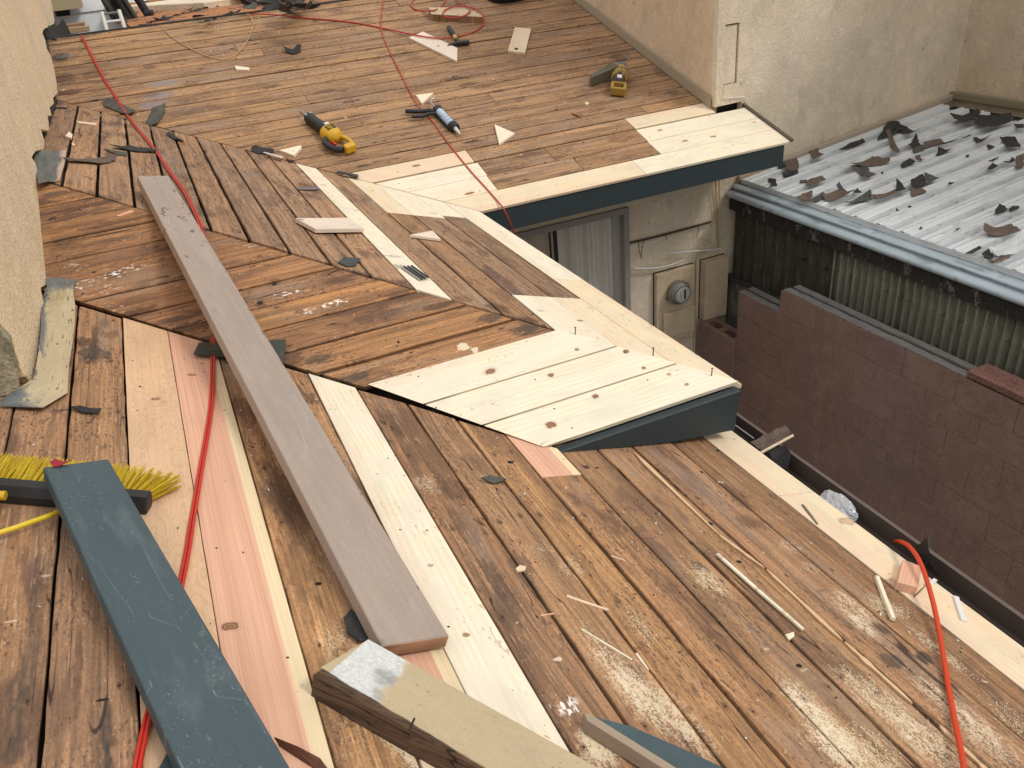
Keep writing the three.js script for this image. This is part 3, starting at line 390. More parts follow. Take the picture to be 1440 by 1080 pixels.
// ───────────── ground and walls ─────────────
{ const g = new THREE.PlaneGeometry(160, 160); g.rotateX(-Math.PI / 2); metreUV(g); M.yard = M.concrete; const m = mesh('ground', g, M.concrete, scene); tag(m, 'concrete yard far below the roof', null, null, 'structure'); }
{ // left wall: stucco skin with a torn lower edge over a dark core
  const w = thing('stucco_wall', 'beige stucco wall rising along the left edge of the roof', 'wall');
  const low = [[72, 0], [77, 30], [76, 34], [62, 42], [60, 47], [64, 58], [66, 68], [72, 80], [76, 95], [80, 118], [81, 132], [75, 138], [76, 146], [70, 152], [73, 163], [67, 163], [69, 175], [69, 184], [63, 184], [58, 181], [60, 190], [63, 199], [62, 211], [52, 212], [47, 218], [45, 222], [50, 229], [53, 243], [55, 258], [60, 300], [63, 340], [65, 360], [70, 370], [72, 384], [71, 392], [66, 400], [58, 405], [60, 420], [63, 430], [60, 440], [60, 455], [57, 475], [55, 490], [52, 505], [48, 520], [45, 537], [36, 529], [28, 514], [18, 506], [12, 492], [8, 478], [0, 468]];
  const pts = low.map(([x, y]) => { const h = hit(x, y, 'L'); return [h.z, h.y]; });
  const z1 = pts[pts.length - 1][0], z0 = pts[0][0], P = [[z0, .45], ...pts, [z1 + .02, .45]];
  const fine = []; _s = 31; for (let i = 0; i < P.length; i++) { const a = P[i], b = P[(i + 1) % P.length], L = Math.hypot(a[0] - b[0], a[1] - b[1]), m = (i > 0 && i < P.length - 2) ? Math.max(1, Math.min(14, Math.round(L / .012))) : 1; for (let t = 0; t < m; t++) fine.push([lerp(a[0], b[0], t / m) + (t ? rr(-.0018, .0018) : 0), lerp(a[1], b[1], t / m) + (t ? rr(-.0018, .0018) : 0)]); }
  mesh('wall_face', noUV(slab(fine.map(([z, y]) => V3(-.37, y, z)), .028, new THREE.Vector3(1, 0, 0), { bev: .004 })), M.stucco, w);
  const cz0 = z0, cz1 = z1 - .035; mesh('sheathing', noUV(box(.5 * U, 1.55 * U, (cz1 - cz0) * U, (-.64) * U, CY + (-.33) * U, (cz0 + cz1) / 2 * U)), M.core, w);
  const e = [[0, 462], [14, 476], [20, 500], [26, 516], [24, 530], [28, 552], [14, 556], [0, 559]].map(([x, y]) => hitW(x, y, { n: [0, 0, 1], d: z1 + .005 })); e.push(V3(-.9, e[7].y / U - CY / U, z1 + .005), V3(-.9, .4, z1 + .005), V3(-.42, .4, z1 + .005));
  mesh('broken_end', noUV(slab(e, .03, new THREE.Vector3(0, 0, 1), { bev: .004 })), M.stuccoRaw, w).userData.label = 'crumbling grey stucco at the near end';
  settle(w);
  // a bent sheet laid between two measured edges
}
function ribbon(L, R, nA, thick, f = null) { // sheet between two edges
  const n = L.length, pos = [], uv = [], idx = []; const P = (i, j, s) => { const t = j / nA, p = L[i].clone().lerp(R[i], t); if (f) p.y += f(i, j); if (s) p.y -= thick; return p; };
  for (const s of [0, 1]) for (let i = 0; i < n; i++) for (let j = 0; j <= nA; j++) { const p = P(i, j, s); pos.push(p.x, p.y, p.z); uv.push(j / nA, i / (n - 1)); }
  const w = nA + 1, o = n * w, q = (a, b, c, d) => idx.push(a, b, c, a, c, d);
  for (let i = 0; i < n - 1; i++) for (let j = 0; j < nA; j++) { const a = i * w + j; q(a, a + w, a + w + 1, a + 1); q(o + a + 1, o + a + w + 1, o + a + w, o + a); }
  for (let i = 0; i < n - 1; i++) { const a = i * w, b = a + w, c = a + nA, d = c + w; q(a, o + a, o + b, b); q(c, d, o + d, o + c); }
  for (let j = 0; j < nA; j++) { const a = j, b = j + 1, c = (n - 1) * w + j, d = c + 1; q(a, b, o + b, o + a); q(c, o + c, o + d, d); }
  const g = new THREE.BufferGeometry(); g.setAttribute('position', new THREE.Float32BufferAttribute(pos, 3)); g.setAttribute('uv', new THREE.Float32BufferAttribute(uv, 2)); g.setIndex(idx); const h = g.toNonIndexed(); h.computeVertexNormals(); return h;
}
{
  const t = tex(256, 512, (u, v, o) => { const n = fb(u * 4, v * 9, 201, 4), f = vn(u * 140, v * 280, 203), e = fb(u * 6, v * 12, 207, 4); const m = Math.max(ss(.2, .1, v + .1 * (e - .5)), ss(.84, .93, v + .16 * (e - .5)), ss(.28, .1, u + .34 * (e - .5)) * ss(.42, .56, e)); const k = .94 + .1 * n + .05 * (f - .5); o[0] = lerp(194 * k, 112 * k, m); o[1] = lerp(176 * k, 113 * k, m); o[2] = lerp(140 * k, 112 * k, m); const g = ss(.72, .8, fb(u * 20, v * 50, 209, 3)) * .5; for (let q = 0; q < 3; q++) o[q] *= 1 - g; });
  const Ls = [[62, 392, 'D', .012], [66, 402, 'D', .02], [60, 418, 'D', .012], [58, 432, 'A', .03], [58, 455, 'A', .035], [56, 480, 'A', .035], [52, 508, 'A', .035], [46, 532, 'A', .03], [24, 548, 'A', .03], [0, 562, 'A', .03]], Rs = [[108, 392, 'D', .012], [104, 400, 'D', .016], [103, 412, 'D', .02], [106, 430, 'A', .03], [105, 455, 'A', .022], [102, 482, 'A', .018], [97, 512, 'A', .02], [95, 552, 'A', .012], [60, 573, 'A', .02], [0, 571, 'A', .012]];
  const g = ribbon(Ls.map(p => hitW(p[0], p[1], p[2], p[3])), Rs.map(p => hitW(p[0], p[1], p[2], p[3])), 5, .0015, (i, j) => (j > 0 && j < 5) ? .006 * Math.sin(i * 1.7 + j) : 0);
  solo('flashing', g, MAT({ map: t, roughness: .6, metalness: .1 }), 'bent beige-painted flashing curling off the foot of the left wall', 'flashing');
  const g2 = ribbon([[50, 212, 'C', .03], [48, 228, 'C', .01], [54, 257, 'C', .012]].map(p => hitW(...p)), [[94, 211, 'C', .02], [90, 230, 'C', .008], [84, 254, 'C', .008]].map(p => hitW(...p)), 4, .002, (i, j) => .004 * Math.sin(i * 2 + j * 2.3));
  solo('flashing', g2, MAT({ map: tex(128, 128, (u, v, o) => { const n = fb(u * 6, v * 6, 211, 4), p = ss(.75, .95, u + .3 * (n - .5)); const k = .8 + .4 * n; o[0] = lerp(96 * k, 190, p); o[1] = lerp(96 * k, 160, p); o[2] = lerp(90 * k, 140, p); }), roughness: .7 }), 'small grey flashing scrap against the left wall between the diagonal joints', 'flashing');
}
{ // tall stucco building at the back right, with the glazed door under the eave
  const b = thing('stucco_building', 'beige stucco building at the back right with a glazed door under the eave', 'building');
  const Z = -3.35, sh = new THREE.Shape([[1.0, -2.482], [4.22, -2.482], [4.22, .8], [2.53, .8], [2.53, -.87], [2.69, -.866], [2.69, -.93], [1.0, -.93]].map(([x, y]) => new THREE.Vector2(x * U, y * U + CY)));
  const hole = (x0, y0, x1, y1) => sh.holes.push(new THREE.Path([[x0, y0], [x0, y1], [x1, y1], [x1, y0]].map(([x, y]) => new THREE.Vector2(x * U, y * U + CY))));
  hole(1.16, -2.46, 2.015, -1.262); hole(2.573, -.775, 2.655, -.5);
  const g = new THREE.ExtrudeGeometry(sh, { depth: .06, bevelEnabled: false }); g.translate(0, 0, Z * U - .06); mesh('wall_face', noUV(g.toNonIndexed()), M.stucco2, b);
  mesh('side_wall', noUV(box(.06, 1.75 * U, 2.4 * U, 2.53 * U + .03, CY - .07 * U, (Z - 1.2) * U - .061)), MAT({ ...{}, map: M.stucco2.map, bumpMap: M.stucco2.bumpMap, bumpScale: .006, roughness: .95, color: rgb(246, 236, 226) }), b);
  mesh('return_wall', noUV(box(.1, 2.4 * U, 3.6 * U, 4.19 * U + .05, CY - .4 * U, (Z + 1.8) * U - .02)), MAT({ map: M.stucco2.map, bumpMap: M.stucco2.bumpMap, bumpScale: .009, roughness: .95, color: rgb(232, 228, 222) }), b);
  mesh('sheathing', noUV(box(3.3 * U, 1.62 * U, .05, 2.6 * U, CY - 1.67 * U, (Z - .42) * U)), M.core, b);
  mesh('sheathing', box(.8 * U, 1.7 * U, .05, 2.97 * U, CY - .05 * U, Z * U - .12), M.core, b);
  const lid = mesh('niche_panel', noUV(box(.077 * U, .266 * U, .02, 2.611 * U, CY - .6395 * U, Z * U - .024, .006)), M.stucco2, b); lid.userData.label = 'tall narrow recessed panel';
  // kick-out flashing along the foot of the side wall
  const fl = [[-5.15, 0], [-3.375, 0], [-3.375, .05], [-3.42, .05], [-5.15, .042]];
  mesh('base_flashing', slab(fl.map(([z, h]) => V3(2.5235, yOn('B', 0, z) + .006 + h, z)), .012, new THREE.Vector3(1, 0, 0), { bev: .002 }), MAT({ color: rgb(164, 149, 124), roughness: .7 }), b).userData.label = 'beige flashing strip where the side wall meets the planks';
  // sliding door
  const fr = MAT({ color: rgb(150, 142, 134), roughness: .5 }), door = mesh('door', merge([box(.8 * U, .05, .07, 1.587 * U, CY - 1.276 * U, Z * U), box(.05, 1.195 * U, .0704, 2.001 * U, CY - 1.861 * U, Z * U), box(.05, 1.17 * U, .07, 1.178 * U, CY - 1.86 * U, Z * U), box(.855 * U, .06, .07, 1.588 * U, CY - 2.44 * U, Z * U)]), fr, b); door.userData.label = 'sliding glass door with grey frame and pale curtains';
  const md = hit(781, 345, 'W').x; mesh('frame', box(.018, 1.15 * U, .04, md * U, CY - 1.86 * U, Z * U + .004), MAT({ color: rgb(48, 40, 36), roughness: .6 }), door);
  const glass = new THREE.MeshPhysicalMaterial({ color: 0xffffff, transmission: 1, thickness: 0, roughness: .04, ior: 1.45, side: THREE.DoubleSide });
  mesh('pane', box((1.95 - md) * U, 1.12 * U, .006, (1.95 + md) / 2 * U, CY - 1.86 * U, Z * U - .012), glass, door); mesh('pane', box((md - 1.19) * U, 1.12 * U, .006, (1.19 + md) / 2 * U, CY - 1.86 * U, Z * U - .02), glass, door);
  const cur = (x0, x1, c, sd) => { const n = 60, L = [], R = []; for (let i = 0; i <= n; i++) { const x = lerp(x0, x1, i / n), zz = Z - .068 + .014 * Math.sin(x * 62 + sd) + .008 * Math.sin(x * 131 + sd * 2); L.push(V3(x, -1.29, zz)); R.push(V3(x + .004 * Math.sin(x * 40), -2.44, zz)); } mesh('curtain', ribbon(L, R, 2, 0.002), MAT({ color: c, roughness: .95 }), door); };
  cur(md + .006, 2.12, rgb(214, 208, 196), 1); cur(1.19, md - .008, rgb(196, 184, 164), 2.2);
  settle(b);
}
{ // fittings on the lower wall
  const Z = -3.35, on = (px, py, o = 0) => { const h = hit(px, py, { n: [0, 0, 1], d: Z + o / U }); return V3(h.x, h.y, h.z); };
  const bx = M.boxPaint = MAT({ map: M.stucco2.map, roughness: .7, color: rgb(240, 232, 220) });
  const c = thing('meter_cabinet', 'beige electricity cabinet on the lower wall with a round meter', 'meter cabinet');
  mesh('panel', noUV(box(.243 * U, .40 * U, .05, 2.2915 * U, CY - 1.86 * U, Z * U + .026, .006)), bx, c);
  mesh('cover', noUV(box(.2 * U, .15 * U, .035, 2.305 * U, CY - 1.965 * U, Z * U + .067, .005)), bx, c);
  mesh('cover', noUV(box(.2 * U, .035 * U, .025, 2.305 * U, CY - 2.045 * U, Z * U + .062, .004)), bx, c);
  mesh('seam', noUV(box(.251 * U, .408 * U, .012, 2.2915 * U, CY - 1.86 * U, Z * U + .004)), M.core, c); const mx = 2.292 * U, my = CY - 1.778 * U, cyl = (r0, r1, d, z) => { const g = new THREE.CylinderGeometry(r1, r0, d, 36); g.rotateX(Math.PI / 2); g.translate(mx, my, z); return g; };
  const mt = mesh('meter', merge([cyl(.104, .104, .05, Z * U + .075), cyl(.111, .111, .016, Z * U + .1)]), MAT({ color: rgb(140, 138, 124), roughness: .5, metalness: .3 }), c);
  mesh('meter_dial', merge([cyl(.086, .083, .06, Z * U + .13)]), MAT({ map: tex(256, 256, (u, v, o) => { const d = Math.hypot(u - .5, v - .5) * 2; let k = 168 + 20 * vn(u * 60, v * 60, 3); if (d > .86) k = 110; if (Math.abs(v - .62) < .06 && Math.abs(u - .5) < .27) k = 40; if (Math.abs(v - .36) < .02 && Math.abs(u - .5) < .2) k = 110; o[0] = k; o[1] = k * .99; o[2] = k * .93; }), roughness: .25 }), mt);
  mesh('meter_glass', (() => { const g = new THREE.SphereGeometry(.098, 32, 12, 0, Math.PI * 2, 0, Math.PI / 2); g.scale(1, .72, 1); g.rotateX(Math.PI / 2); g.translate(mx, my, Z * U + .108); return g; })(), new THREE.MeshPhysicalMaterial({ transmission: 1, thickness: 0, roughness: .05, color: 0xffffff, side: THREE.DoubleSide }), mt);
  mesh('hub', cyl(.014, .012, .05, Z * U + .075).translate(-.1, -.045, 0), M.greyw, c);
  settle(c);
  const c2 = thing('utility_cabinet', 'plain beige utility cabinet in the corner beside the meter', 'cabinet');
  mesh('seam', box(.156 * U, .353 * U, .01, 2.54 * U, CY - 1.828 * U, Z * U + .003), M.core, c2); mesh('body', noUV(box(.148 * U, .345 * U, .09, 2.54 * U, CY - 1.828 * U, Z * U + .046, .005)), bx, c2); mesh('door', noUV(box(.136 * U, .325 * U, .012, 2.54 * U, CY - 1.828 * U, Z * U + .097, .003)), bx, c2); settle(c2);
  const con = tube([V3(2.52, -1.60, Z + .012), V3(2.452, -1.615, Z + .012), V3(2.436, -1.645, Z + .012), V3(2.436, -1.75, Z + .012), V3(2.436, -2.1, Z + .012), V3(2.436, -2.45, Z + .012)], .008, 60); solo('conduit', con, bx, 'thin beige conduit running down between the two cabinets', 'conduit');
  const z1 = .03; const cb = thing('wire_bundle', 'rusty bar with dangling wires across the lower wall', 'wire bundle');
  _s = 77; const bar = [886, 341]; mesh('bar', merge([tube([on(886, 341, z1), on(905, 337, z1), on(930, 331, z1), on(960, 323, z1), on(1000, 312, z1)], .009, 40), ...Array.from({ length: 26 }, (_, i) => { const t = i / 25, p = on(lerp(888, 996, t), lerp(341, 313, t), z1); return rod(p.clone().add(new THREE.Vector3(-.006, -.014, .004)), p.clone().add(new THREE.Vector3(.006, .014, .004)), .003, 5); })]), MAT({ color: rgb(74, 60, 46), roughness: .9 }), cb);
  for (const [a, b, c, d] of [[898, 338, 902, 362], [908, 336, 903, 350], [903, 350, 901, 364], [936, 330, 938, 337], [982, 317, 979, 334]]) mesh('wire', tube([on(a, b, z1), on((a + c) / 2 + rr(-3, 3), (b + d) / 2, z1), on(c, d, z1 + .01)], .003, 10, 5), MAT({ color: rgb(66, 58, 48), roughness: .9 }), cb); settle(cb);
  solo('conduit', tube([on(942, 356.5, .05), on(980, 353, .05), on(1015, 350, .05)], .0075, 20), M.white, 'straight white tube hanging on the lower wall', 'conduit');
  solo('conduit', tube([on(891, 377.5, .05), on(915, 377.5, .05), on(940, 373.5, .05), on(961, 365.5, .06)], .0085, 24), M.white, 'curved white tube sagging above the round meter', 'conduit');
  solo('cable', tube([on(1006, 244, .05), on(1007.5, 290, .03), on(1011, 347, .03)], .005, 20), M.tanCord.clone(), 'left of two thin cables hanging in the wall corner', 'cable');
  solo('cable', tube([on(1011, 244, .05), on(1012, 290, .03), on(1012.5, 349, .05)], .006, 20), bx, 'right of two thin cables hanging in the wall corner', 'cable');
  solo('cable', tube([on(1012, 347, .03), on(998, 340, .02), on(984, 333, .02)], .003, 12, 5), bx, 'thin slack cable from the wall corner to the rusty bar', 'cable');
  solo('cable', tube([on(1020, 119, .012), on(1018.6, 136, .012), on(1020, 137.5, .012), on(1048, 137, .012), on(1050, 140, .012), on(1049, 149, .012)], .004, 40, 6), M.white, 'thin white cable below the narrow wall niche', 'cable');
}
{ // painted block wall
  const w = thing('block_wall', 'dark brown painted concrete block wall beyond the right eave', 'wall');
  const X = 2.45, h = .1224, l = .245, j = .001, jz = .0002, top = -1.594, tk = .092;
  const bm = [255, 251, 247, 253].map(v => { const m = M.block.clone(); m.color = rgb(v, v, v - 2); return m; }); const mk = (z0, z1, y0, y1, x = X, m = M.block) => mesh('block', noUV(box(tk * U, (y1 - y0 - 2 * j) * U, (z1 - z0 - 2 * jz) * U, (x + tk / 2) * U + rr(-.0012, .0012), CY + (y0 + y1) / 2 * U, (z0 + z1) / 2 * U, .004)), m === M.block ? bm[Math.floor(rnd() * 4)] : m, w);
  _s = 19;
  for (let r = 0; r < 8; r++) { const y1 = top - r * h, y0 = Math.max(-2.48, y1 - h), off = r % 2 ? l / 2 : 0, zs = r === 0 ? -2.68 : -3.0; if (y1 - y0 < .02) continue;
    let z = .72 - off; while (z > zs) { const a = Math.max(zs, z - l); if (z - a > .03) mk(a, z, y0, y1); z -= l; } }
  mesh('mortar', noUV(box(.0878 * U, .876 * U - .008, 3.4 * U, (X + tk / 2) * U, CY - 2.038 * U, -1.0 * U)), M.block, w).scale.set(1, 1, 1);
  // open tops of the upper blocks: two rough grey shells either side of a broken groove
  const lip = (z0, z1, y) => { const n = 70, A = [], B = [], C = [], D = []; for (let i = 0; i <= n; i++) { const z = lerp(z0, z1, i / n), jg = .009 * (fb(z * 20, 1, 5, 3) - .5), jg2 = .009 * (fb(z * 23, 9, 6, 3) - .5); A.push(V3(X + .001, y, z)); B.push(V3(X + .036 + jg, y, z)); C.push(V3(X + .058 + jg2, y, z)); D.push(V3(X + tk - .001, y, z)); } mesh('block_top', merge([ribbon(A, B, 1, .012, () => .0135), ribbon(C, D, 1, .012, () => .0135)]), M.blockGrey, w).userData.label = 'rough grey open block tops'; mesh('block_top', box(.02 * U, .004, (z1 - z0) * U, (X + .046) * U, CY + y * U + .003, (z0 + z1) / 2 * U), M.core, w); };
  const zc = -1.7; lip(-2.68, zc, top); lip(-3.0, -2.68, top - h);
  mesh('cap_block', noUV(box(.104 * U, .042, 1.6 * U, (X + .05) * U, CY + top * U + .036, (zc + .8) * U, .004)), M.blockCap, w).userData.label = 'reddish cap block on the wall top';
  settle(w);
  const st = thing('hollow_block', 'low stack of hollow brown blocks in the corner by the cabinets', 'concrete block'); 
  const s = new THREE.Shape([[-.05, 0], [.055, 0], [.055, .29], [-.05, .29]].map(([x, y]) => new THREE.Vector2(x * U, y * U))); for (const k of [.03, .16]) s.holes.push(new THREE.Path([[-.025, k], [-.025, k + .1], [.03, k + .1], [.03, k]].map(([x, y]) => new THREE.Vector2(x * U, y * U))));
  for (let i = 0; i < 4; i++) { const y1 = -1.99 - i * h, g = new THREE.ExtrudeGeometry(s, { depth: h * U - .004, bevelEnabled: true, bevelSize: .003, bevelThickness: .002, bevelSegments: 1 }); g.rotateX(-Math.PI / 2); g.translate((X + .03) * U, CY + (y1 - h) * U + .002, -3.003 * U); mesh('block', noUV(g.toNonIndexed()), M.block, st); }
  settle(st);
}
{ // shed: ribbed metal roof, gutter, corrugated siding
  const s = thing('metal_shed', 'shed with a white ribbed metal roof, blue gutter and mossy siding', 'shed');
  const prof = z => { let t = ((z / .128) % 1 + 1) % 1; return t < .04 ? lerp(-.75, 1, t / .04) : t < .22 ? 1 + .12 * Math.sin((t - .04) / .18 * 3.14) : t < .25 ? .72 : t < .46 ? 1 - .1 * (t - .25) : t < .56 ? 1 - ss(.46, .56, t) * 1.5 : t < .62 ? -.5 : t < .8 ? .05 : t < .83 ? -.3 : t < .96 ? .05 : -.75; };
  const sheet = (z0, z1, x0, x1, dy, sd) => { const n = Math.round((z1 - z0) / .0032), A = [], B = []; for (let i = 0; i <= n; i++) { const z = lerp(z0, z1, i / n), y = prof(z) * .021 + dy; A.push(V3(x0 + .003 * vn(z * 9, 3, sd), yOn('R', x0, z) + y + .004 * (vn(z * 5, 1, sd) - .5), z)); B.push(V3(x1, yOn('R', x1, z) + y, z)); } const g = ribbon(A, B, 6, .0016, (i, jj) => .004 * (vn(i * .02, jj * .8, sd + 4) - .5)); mesh('roof_sheet', metreUV(g), M.metal, s); };
  let z = -3.33, k = 0; for (const w of [.56, .6, .6, .6, .6, .6, .6]) { sheet(z, z + w + .045, 2.69 + (k % 2 ? .006 : 0), 4.06 + [0, .05, -.03, .04, 0, .06, .02][k], (k % 2) * .0016, 31 + k); z += w; k++; }
  mesh('roof_board', noUV(box(1.56 * U, .02, 3.6 * U, 0, 0, 0).rotateZ(Math.atan(.115)).translate(3.42 * U, CY + (yOn('R', 3.42, 0) - .03) * U - .01, -1.54 * U)), M.core, s);
  mesh('eave_strip', noUV(box(.004, .024 * U, 3.95 * U, 2.689 * U, CY + (yOn('R', 2.689, 0) + .011) * U, -1.35 * U, .001)), M.metal, s);
  mesh('wall_strip', noUV(slab([[2.68, 0], [4.18, 0], [4.18, .035], [2.68, .026]].map(([x, h2]) => V3(x, yOn('R', x, 0) + .012 + h2, -3.325)), .03, new THREE.Vector3(0, 0, 1), { bev: .004 })), MAT({ color: rgb(176, 158, 138), roughness: .9 }), s);
  mesh('wall_strip', noUV(box(.06, .06, 3.5 * U, 4.165 * U, CY + (yOn('R', 4.17, 0) + .04) * U, -1.6 * U, .005)), MAT({ color: rgb(134, 122, 98), roughness: .9 }), s);
  // gutter: ogee front drawn along the eave
  const gp = [[2.70, -1.282], [2.696, -1.2775], [2.68, -1.2765], [2.662, -1.278], [2.649, -1.282], [2.643, -1.288], [2.646, -1.294], [2.652, -1.297], [2.65, -1.3005], [2.638, -1.3015], [2.622, -1.305], [2.611, -1.311], [2.606, -1.32], [2.609, -1.329], [2.618, -1.335], [2.64, -1.338], [2.70, -1.339], [2.705, -1.336], [2.705, -1.286]];
  const cs = new THREE.SplineCurve(gp.map(p => new THREE.Vector2(p[0] * U, p[1] * U + CY))).getPoints(110); const gs = new THREE.Shape(cs); const ge = new THREE.ExtrudeGeometry(gs, { depth: 4.1 * U, bevelEnabled: false, steps: 1 }); ge.translate(0, 0, -3.335 * U); mesh('gutter', metreUV(ge.toNonIndexed()), M.gutter, s);
  mesh('gutter_end', slab([[2.70, -1.279], [2.70, -1.338], [2.625, -1.335], [2.61, -1.326], [2.61, -1.313], [2.638, -1.303], [2.645, -1.282]].map(([x, y]) => V3(x, y, -3.334)), .006, new THREE.Vector3(0, 0, 1), { bev: .001 }), MAT({ color: rgb(58, 60, 58), roughness: .8 }), s);
  const rot = tex(512, 64, (u, v, o) => { const n = fb(u * 26, v * 4, 191, 4), f = vn(u * 300, v * 40, 193), w = ss(.48, .7, fb(u * 60, v * 3, 195, 4)) * ss(.45, .8, n + .25 * (f - .5)); const k = .7 + .5 * f; o[0] = lerp(48, 124, w) * k; o[1] = lerp(44, 117, w) * k; o[2] = lerp(39, 104, w) * k; }); rot.repeat.set(.5, 3);
  mesh('fascia', noUV(slab([[-3.33, -1.342], [.7, -1.342], [.7, -1.405], ...Array.from({ length: 60 }, (_, i) => { const zz = .66 - i * .066; return [zz, -1.4 + .014 * (fb(zz * 6, 2, 8, 3) - .5)]; }), [-3.33, -1.4]].map(([zz, y]) => V3(2.646, y, zz)), .03, new THREE.Vector3(1, 0, 0), { bev: .002 })), MAT({ map: rot, roughness: 1 }), s).userData.label = 'rotten grey board under the gutter';
  mesh('fascia', noUV(box(.02, .03 * U, 4.02 * U, 2.672 * U, CY - 1.39 * U, -1.32 * U)), M.core, s);
  const side = (z0, z1, m, pitch, amp, y0) => { const n = Math.round((z1 - z0) / .0035), A = [], B = []; for (let i = 0; i <= n; i++) { const zz = lerp(z0, z1, i / n), x = 2.662 + amp * Math.sin(zz / pitch * 6.2832) + .004 * (vn(zz * 6, 3, 9) - .5); A.push(V3(x, -1.37, zz)); B.push(V3(x + .006 * (vn(zz * 14, 5, 9) - .5), y0 + .012 * (vn(zz * 12, 1, 4) - .5), zz)); } const g = ribbon(A, B, 3, .0, null); mesh('siding_sheet', metreUV(g), m, s); };
  side(-3.33, -2.58, M.sidingDark, .078, .009, -1.84); side(-2.595, -1.25, M.sidingMoss, .041, .013, -1.8); side(-1.265, .7, M.sidingLast, .041, .013, -1.8);
  mesh('curb', noUV(box(.1 * U, .72 * U, 4 * U, 2.69 * U, CY - 2.14 * U, -1.33 * U)), M.concrete, s); mesh('sill', noUV(box(.05, .03, 4 * U, 2.63 * U, CY - 1.775 * U, -1.33 * U, .004)), M.core, s);
  mesh('inner_wall', box(.02, 1.1 * U, 4 * U, 2.69 * U, CY - 1.86 * U, -1.33 * U), M.core, s);
  settle(s);
}
// ───────────── things at the far end ─────────────
{
  const rr_ = thing('rear_roof', 'orange gritty flat roof behind the far edge of the planks', 'roof');
  M.grit = MAT({ map: tex(512, 512, (u, v, o) => { const n = fb(u * 12, v * 12, 501, 4), f = vn(u * 200, v * 200, 503), d = ss(.56, .7, fb(u * 26, v * 26, 507, 4)); const k = .8 + .3 * n + .25 * (f - .5); o[0] = lerp(176 * k, 66, d * .8); o[1] = lerp(116 * k, 52, d * .8); o[2] = lerp(70 * k, 42, d * .8); }), roughness: 1 }); M.grit.map.repeat.set(.35, .35);
  mesh('deck', noUV(slab([[.04, -5.19], [5.2, -5.19], [5.2, -12], [-.25, -12]].map(([x, z]) => V3(x, -.312, z)), .1, new THREE.Vector3(0, 1, 0), { bev: .004 })), M.grit, rr_);
  mesh('edge_board', noUV(box(5.2 * U, .05, .07, 2.3 * U, CY - .318 * U + .012, -5.2 * U)), M.core, rr_);
  const par = [[243, 0], [262, 5], [288, 12], [322, 7], [358, 1]].map(([x, y]) => { const h = hit(x, y, { n: [0, 1, 0], d: -.31 }); return h; });
  mesh('parapet', noUV(slab([[par[2].x - .5, par[2].z - .9], [par[2].x, par[2].z], [par[2].x + 1.6, par[2].z - .35], [par[2].x + 1.4, par[2].z - 1.9]].map(([x, z]) => V3(x, -.27, z)), .07, new THREE.Vector3(0, 1, 0), { bev: .01 })), M.stucco2, rr_).userData.label = 'low beige parapet on the rear roof';
  settle(rr_);
  const hs = thing('white_house', 'white lap-sided house far behind the roof at the top left', 'house'); const Z = -9;
  const q = (x, y) => hit(x, y, { n: [0, 0, 1], d: Z }); const a = q(84, 45), c = q(172, -10); const lap = MAT({ map: tex(256, 64, (u, v, o) => { const k = .97 + .05 * vn(u * 40, v * 20, 3); o[0] = 240 * k; o[1] = 242 * k; o[2] = 243 * k; }), roughness: .6 });
  const yb = q(120, 46).y; for (let i = 0; i < 9; i++) { const y = yb + i * .17; mesh('siding_board', slab([[a.x - 1.5, y], [c.x + .2, y], [c.x + .2, y + .172], [a.x - 1.5, y + .172]].map(([x, yy], n) => V3(x, yy, Z + (n < 2 ? .016 : 0))), .012, new THREE.Vector3(0, 0, 1), { bev: .001 }), lap, hs); }
  mesh('wall', noUV(box(4 * U, 3.4 * U, .1, (a.x - .1) * U, CY + (yb - .75) * U, (Z - .05) * U)), M.stucco2, hs);
  const ev = q(110, -2); mesh('eave', noUV(box(.95 * U, .12 * U, .5 * U, (ev.x - .45) * U, CY + (ev.y) * U, (Z + .3) * U)), MAT({ color: rgb(170, 152, 118), roughness: .8 }), hs); mesh('eave_lamp', noUV(box(.12 * U, .09 * U, .1 * U, q(88, 14).x * U, CY + q(88, 14).y * U, (Z + .1) * U, .02)), M.black, hs);
  settle(hs);
  // timber scraps on the lower ledge and a bent dark sheet by the wall
  const pz = { n: [0, 0, 1], d: -5.55 }; const w = (x, y) => hitW(x, y, pz);
  solo('timber_block', noUV(slab([[96, 39], [124, 36.5], [126, 44], [98, 48]].map(p => w(...p)), .25, new THREE.Vector3(0, 0, 1), { bev: .004 })), MAT({ color: rgb(176, 152, 116), roughness: .9 }), 'pale timber block beyond the far roof edge beside the bent dark sheet', 'timber');
  solo('timber_block', noUV(slab([[93, 35], [118, 32], [119, 36], [95, 39]].map(p => hitW(p[0], p[1], { n: [0, 0, 1], d: -5.6 })), .2, new THREE.Vector3(0, 0, 1), { bev: .004 })), MAT({ color: rgb(140, 110, 88), roughness: .9 }), 'thin brown timber lying on the pale block beyond the roof edge', 'timber');
  const L = [[88, 25.5], [94, 36], [101, 50]].map(([x, y], i) => hitW(x, y, { n: [0, 0, 1], d: -5.3 })), R = [[60.5, 32], [68, 44], [79, 57.5]].map(([x, y], i) => hitW(x, y, { n: [0, 0, 1], d: -5.18 + .02 * i }));
  solo('felt_sheet', ribbon(L, R, 6, .004, (i, j) => -.05 * Math.sin(j / 6 * 3.14) * (1 - i * .3)), M.shBlack, 'bent black felt sheet standing by the far end of the left wall', 'roofing felt');
  solo('vent_block', noUV(box(.05 * U, .07 * U, .1 * U, hit(66, 51, pz).x * U + .02, CY + hit(66, 52, 'B').y * U + .06, -5.1 * U, .006)), M.black, 'small black box against the far foot of the left wall', 'vent');
  // ladder
  const ld = thing('ladder', 'white ladder top leaning on the far roof edge', 'ladder'); const lz = z => ({ n: [0, 0, 1], d: z });
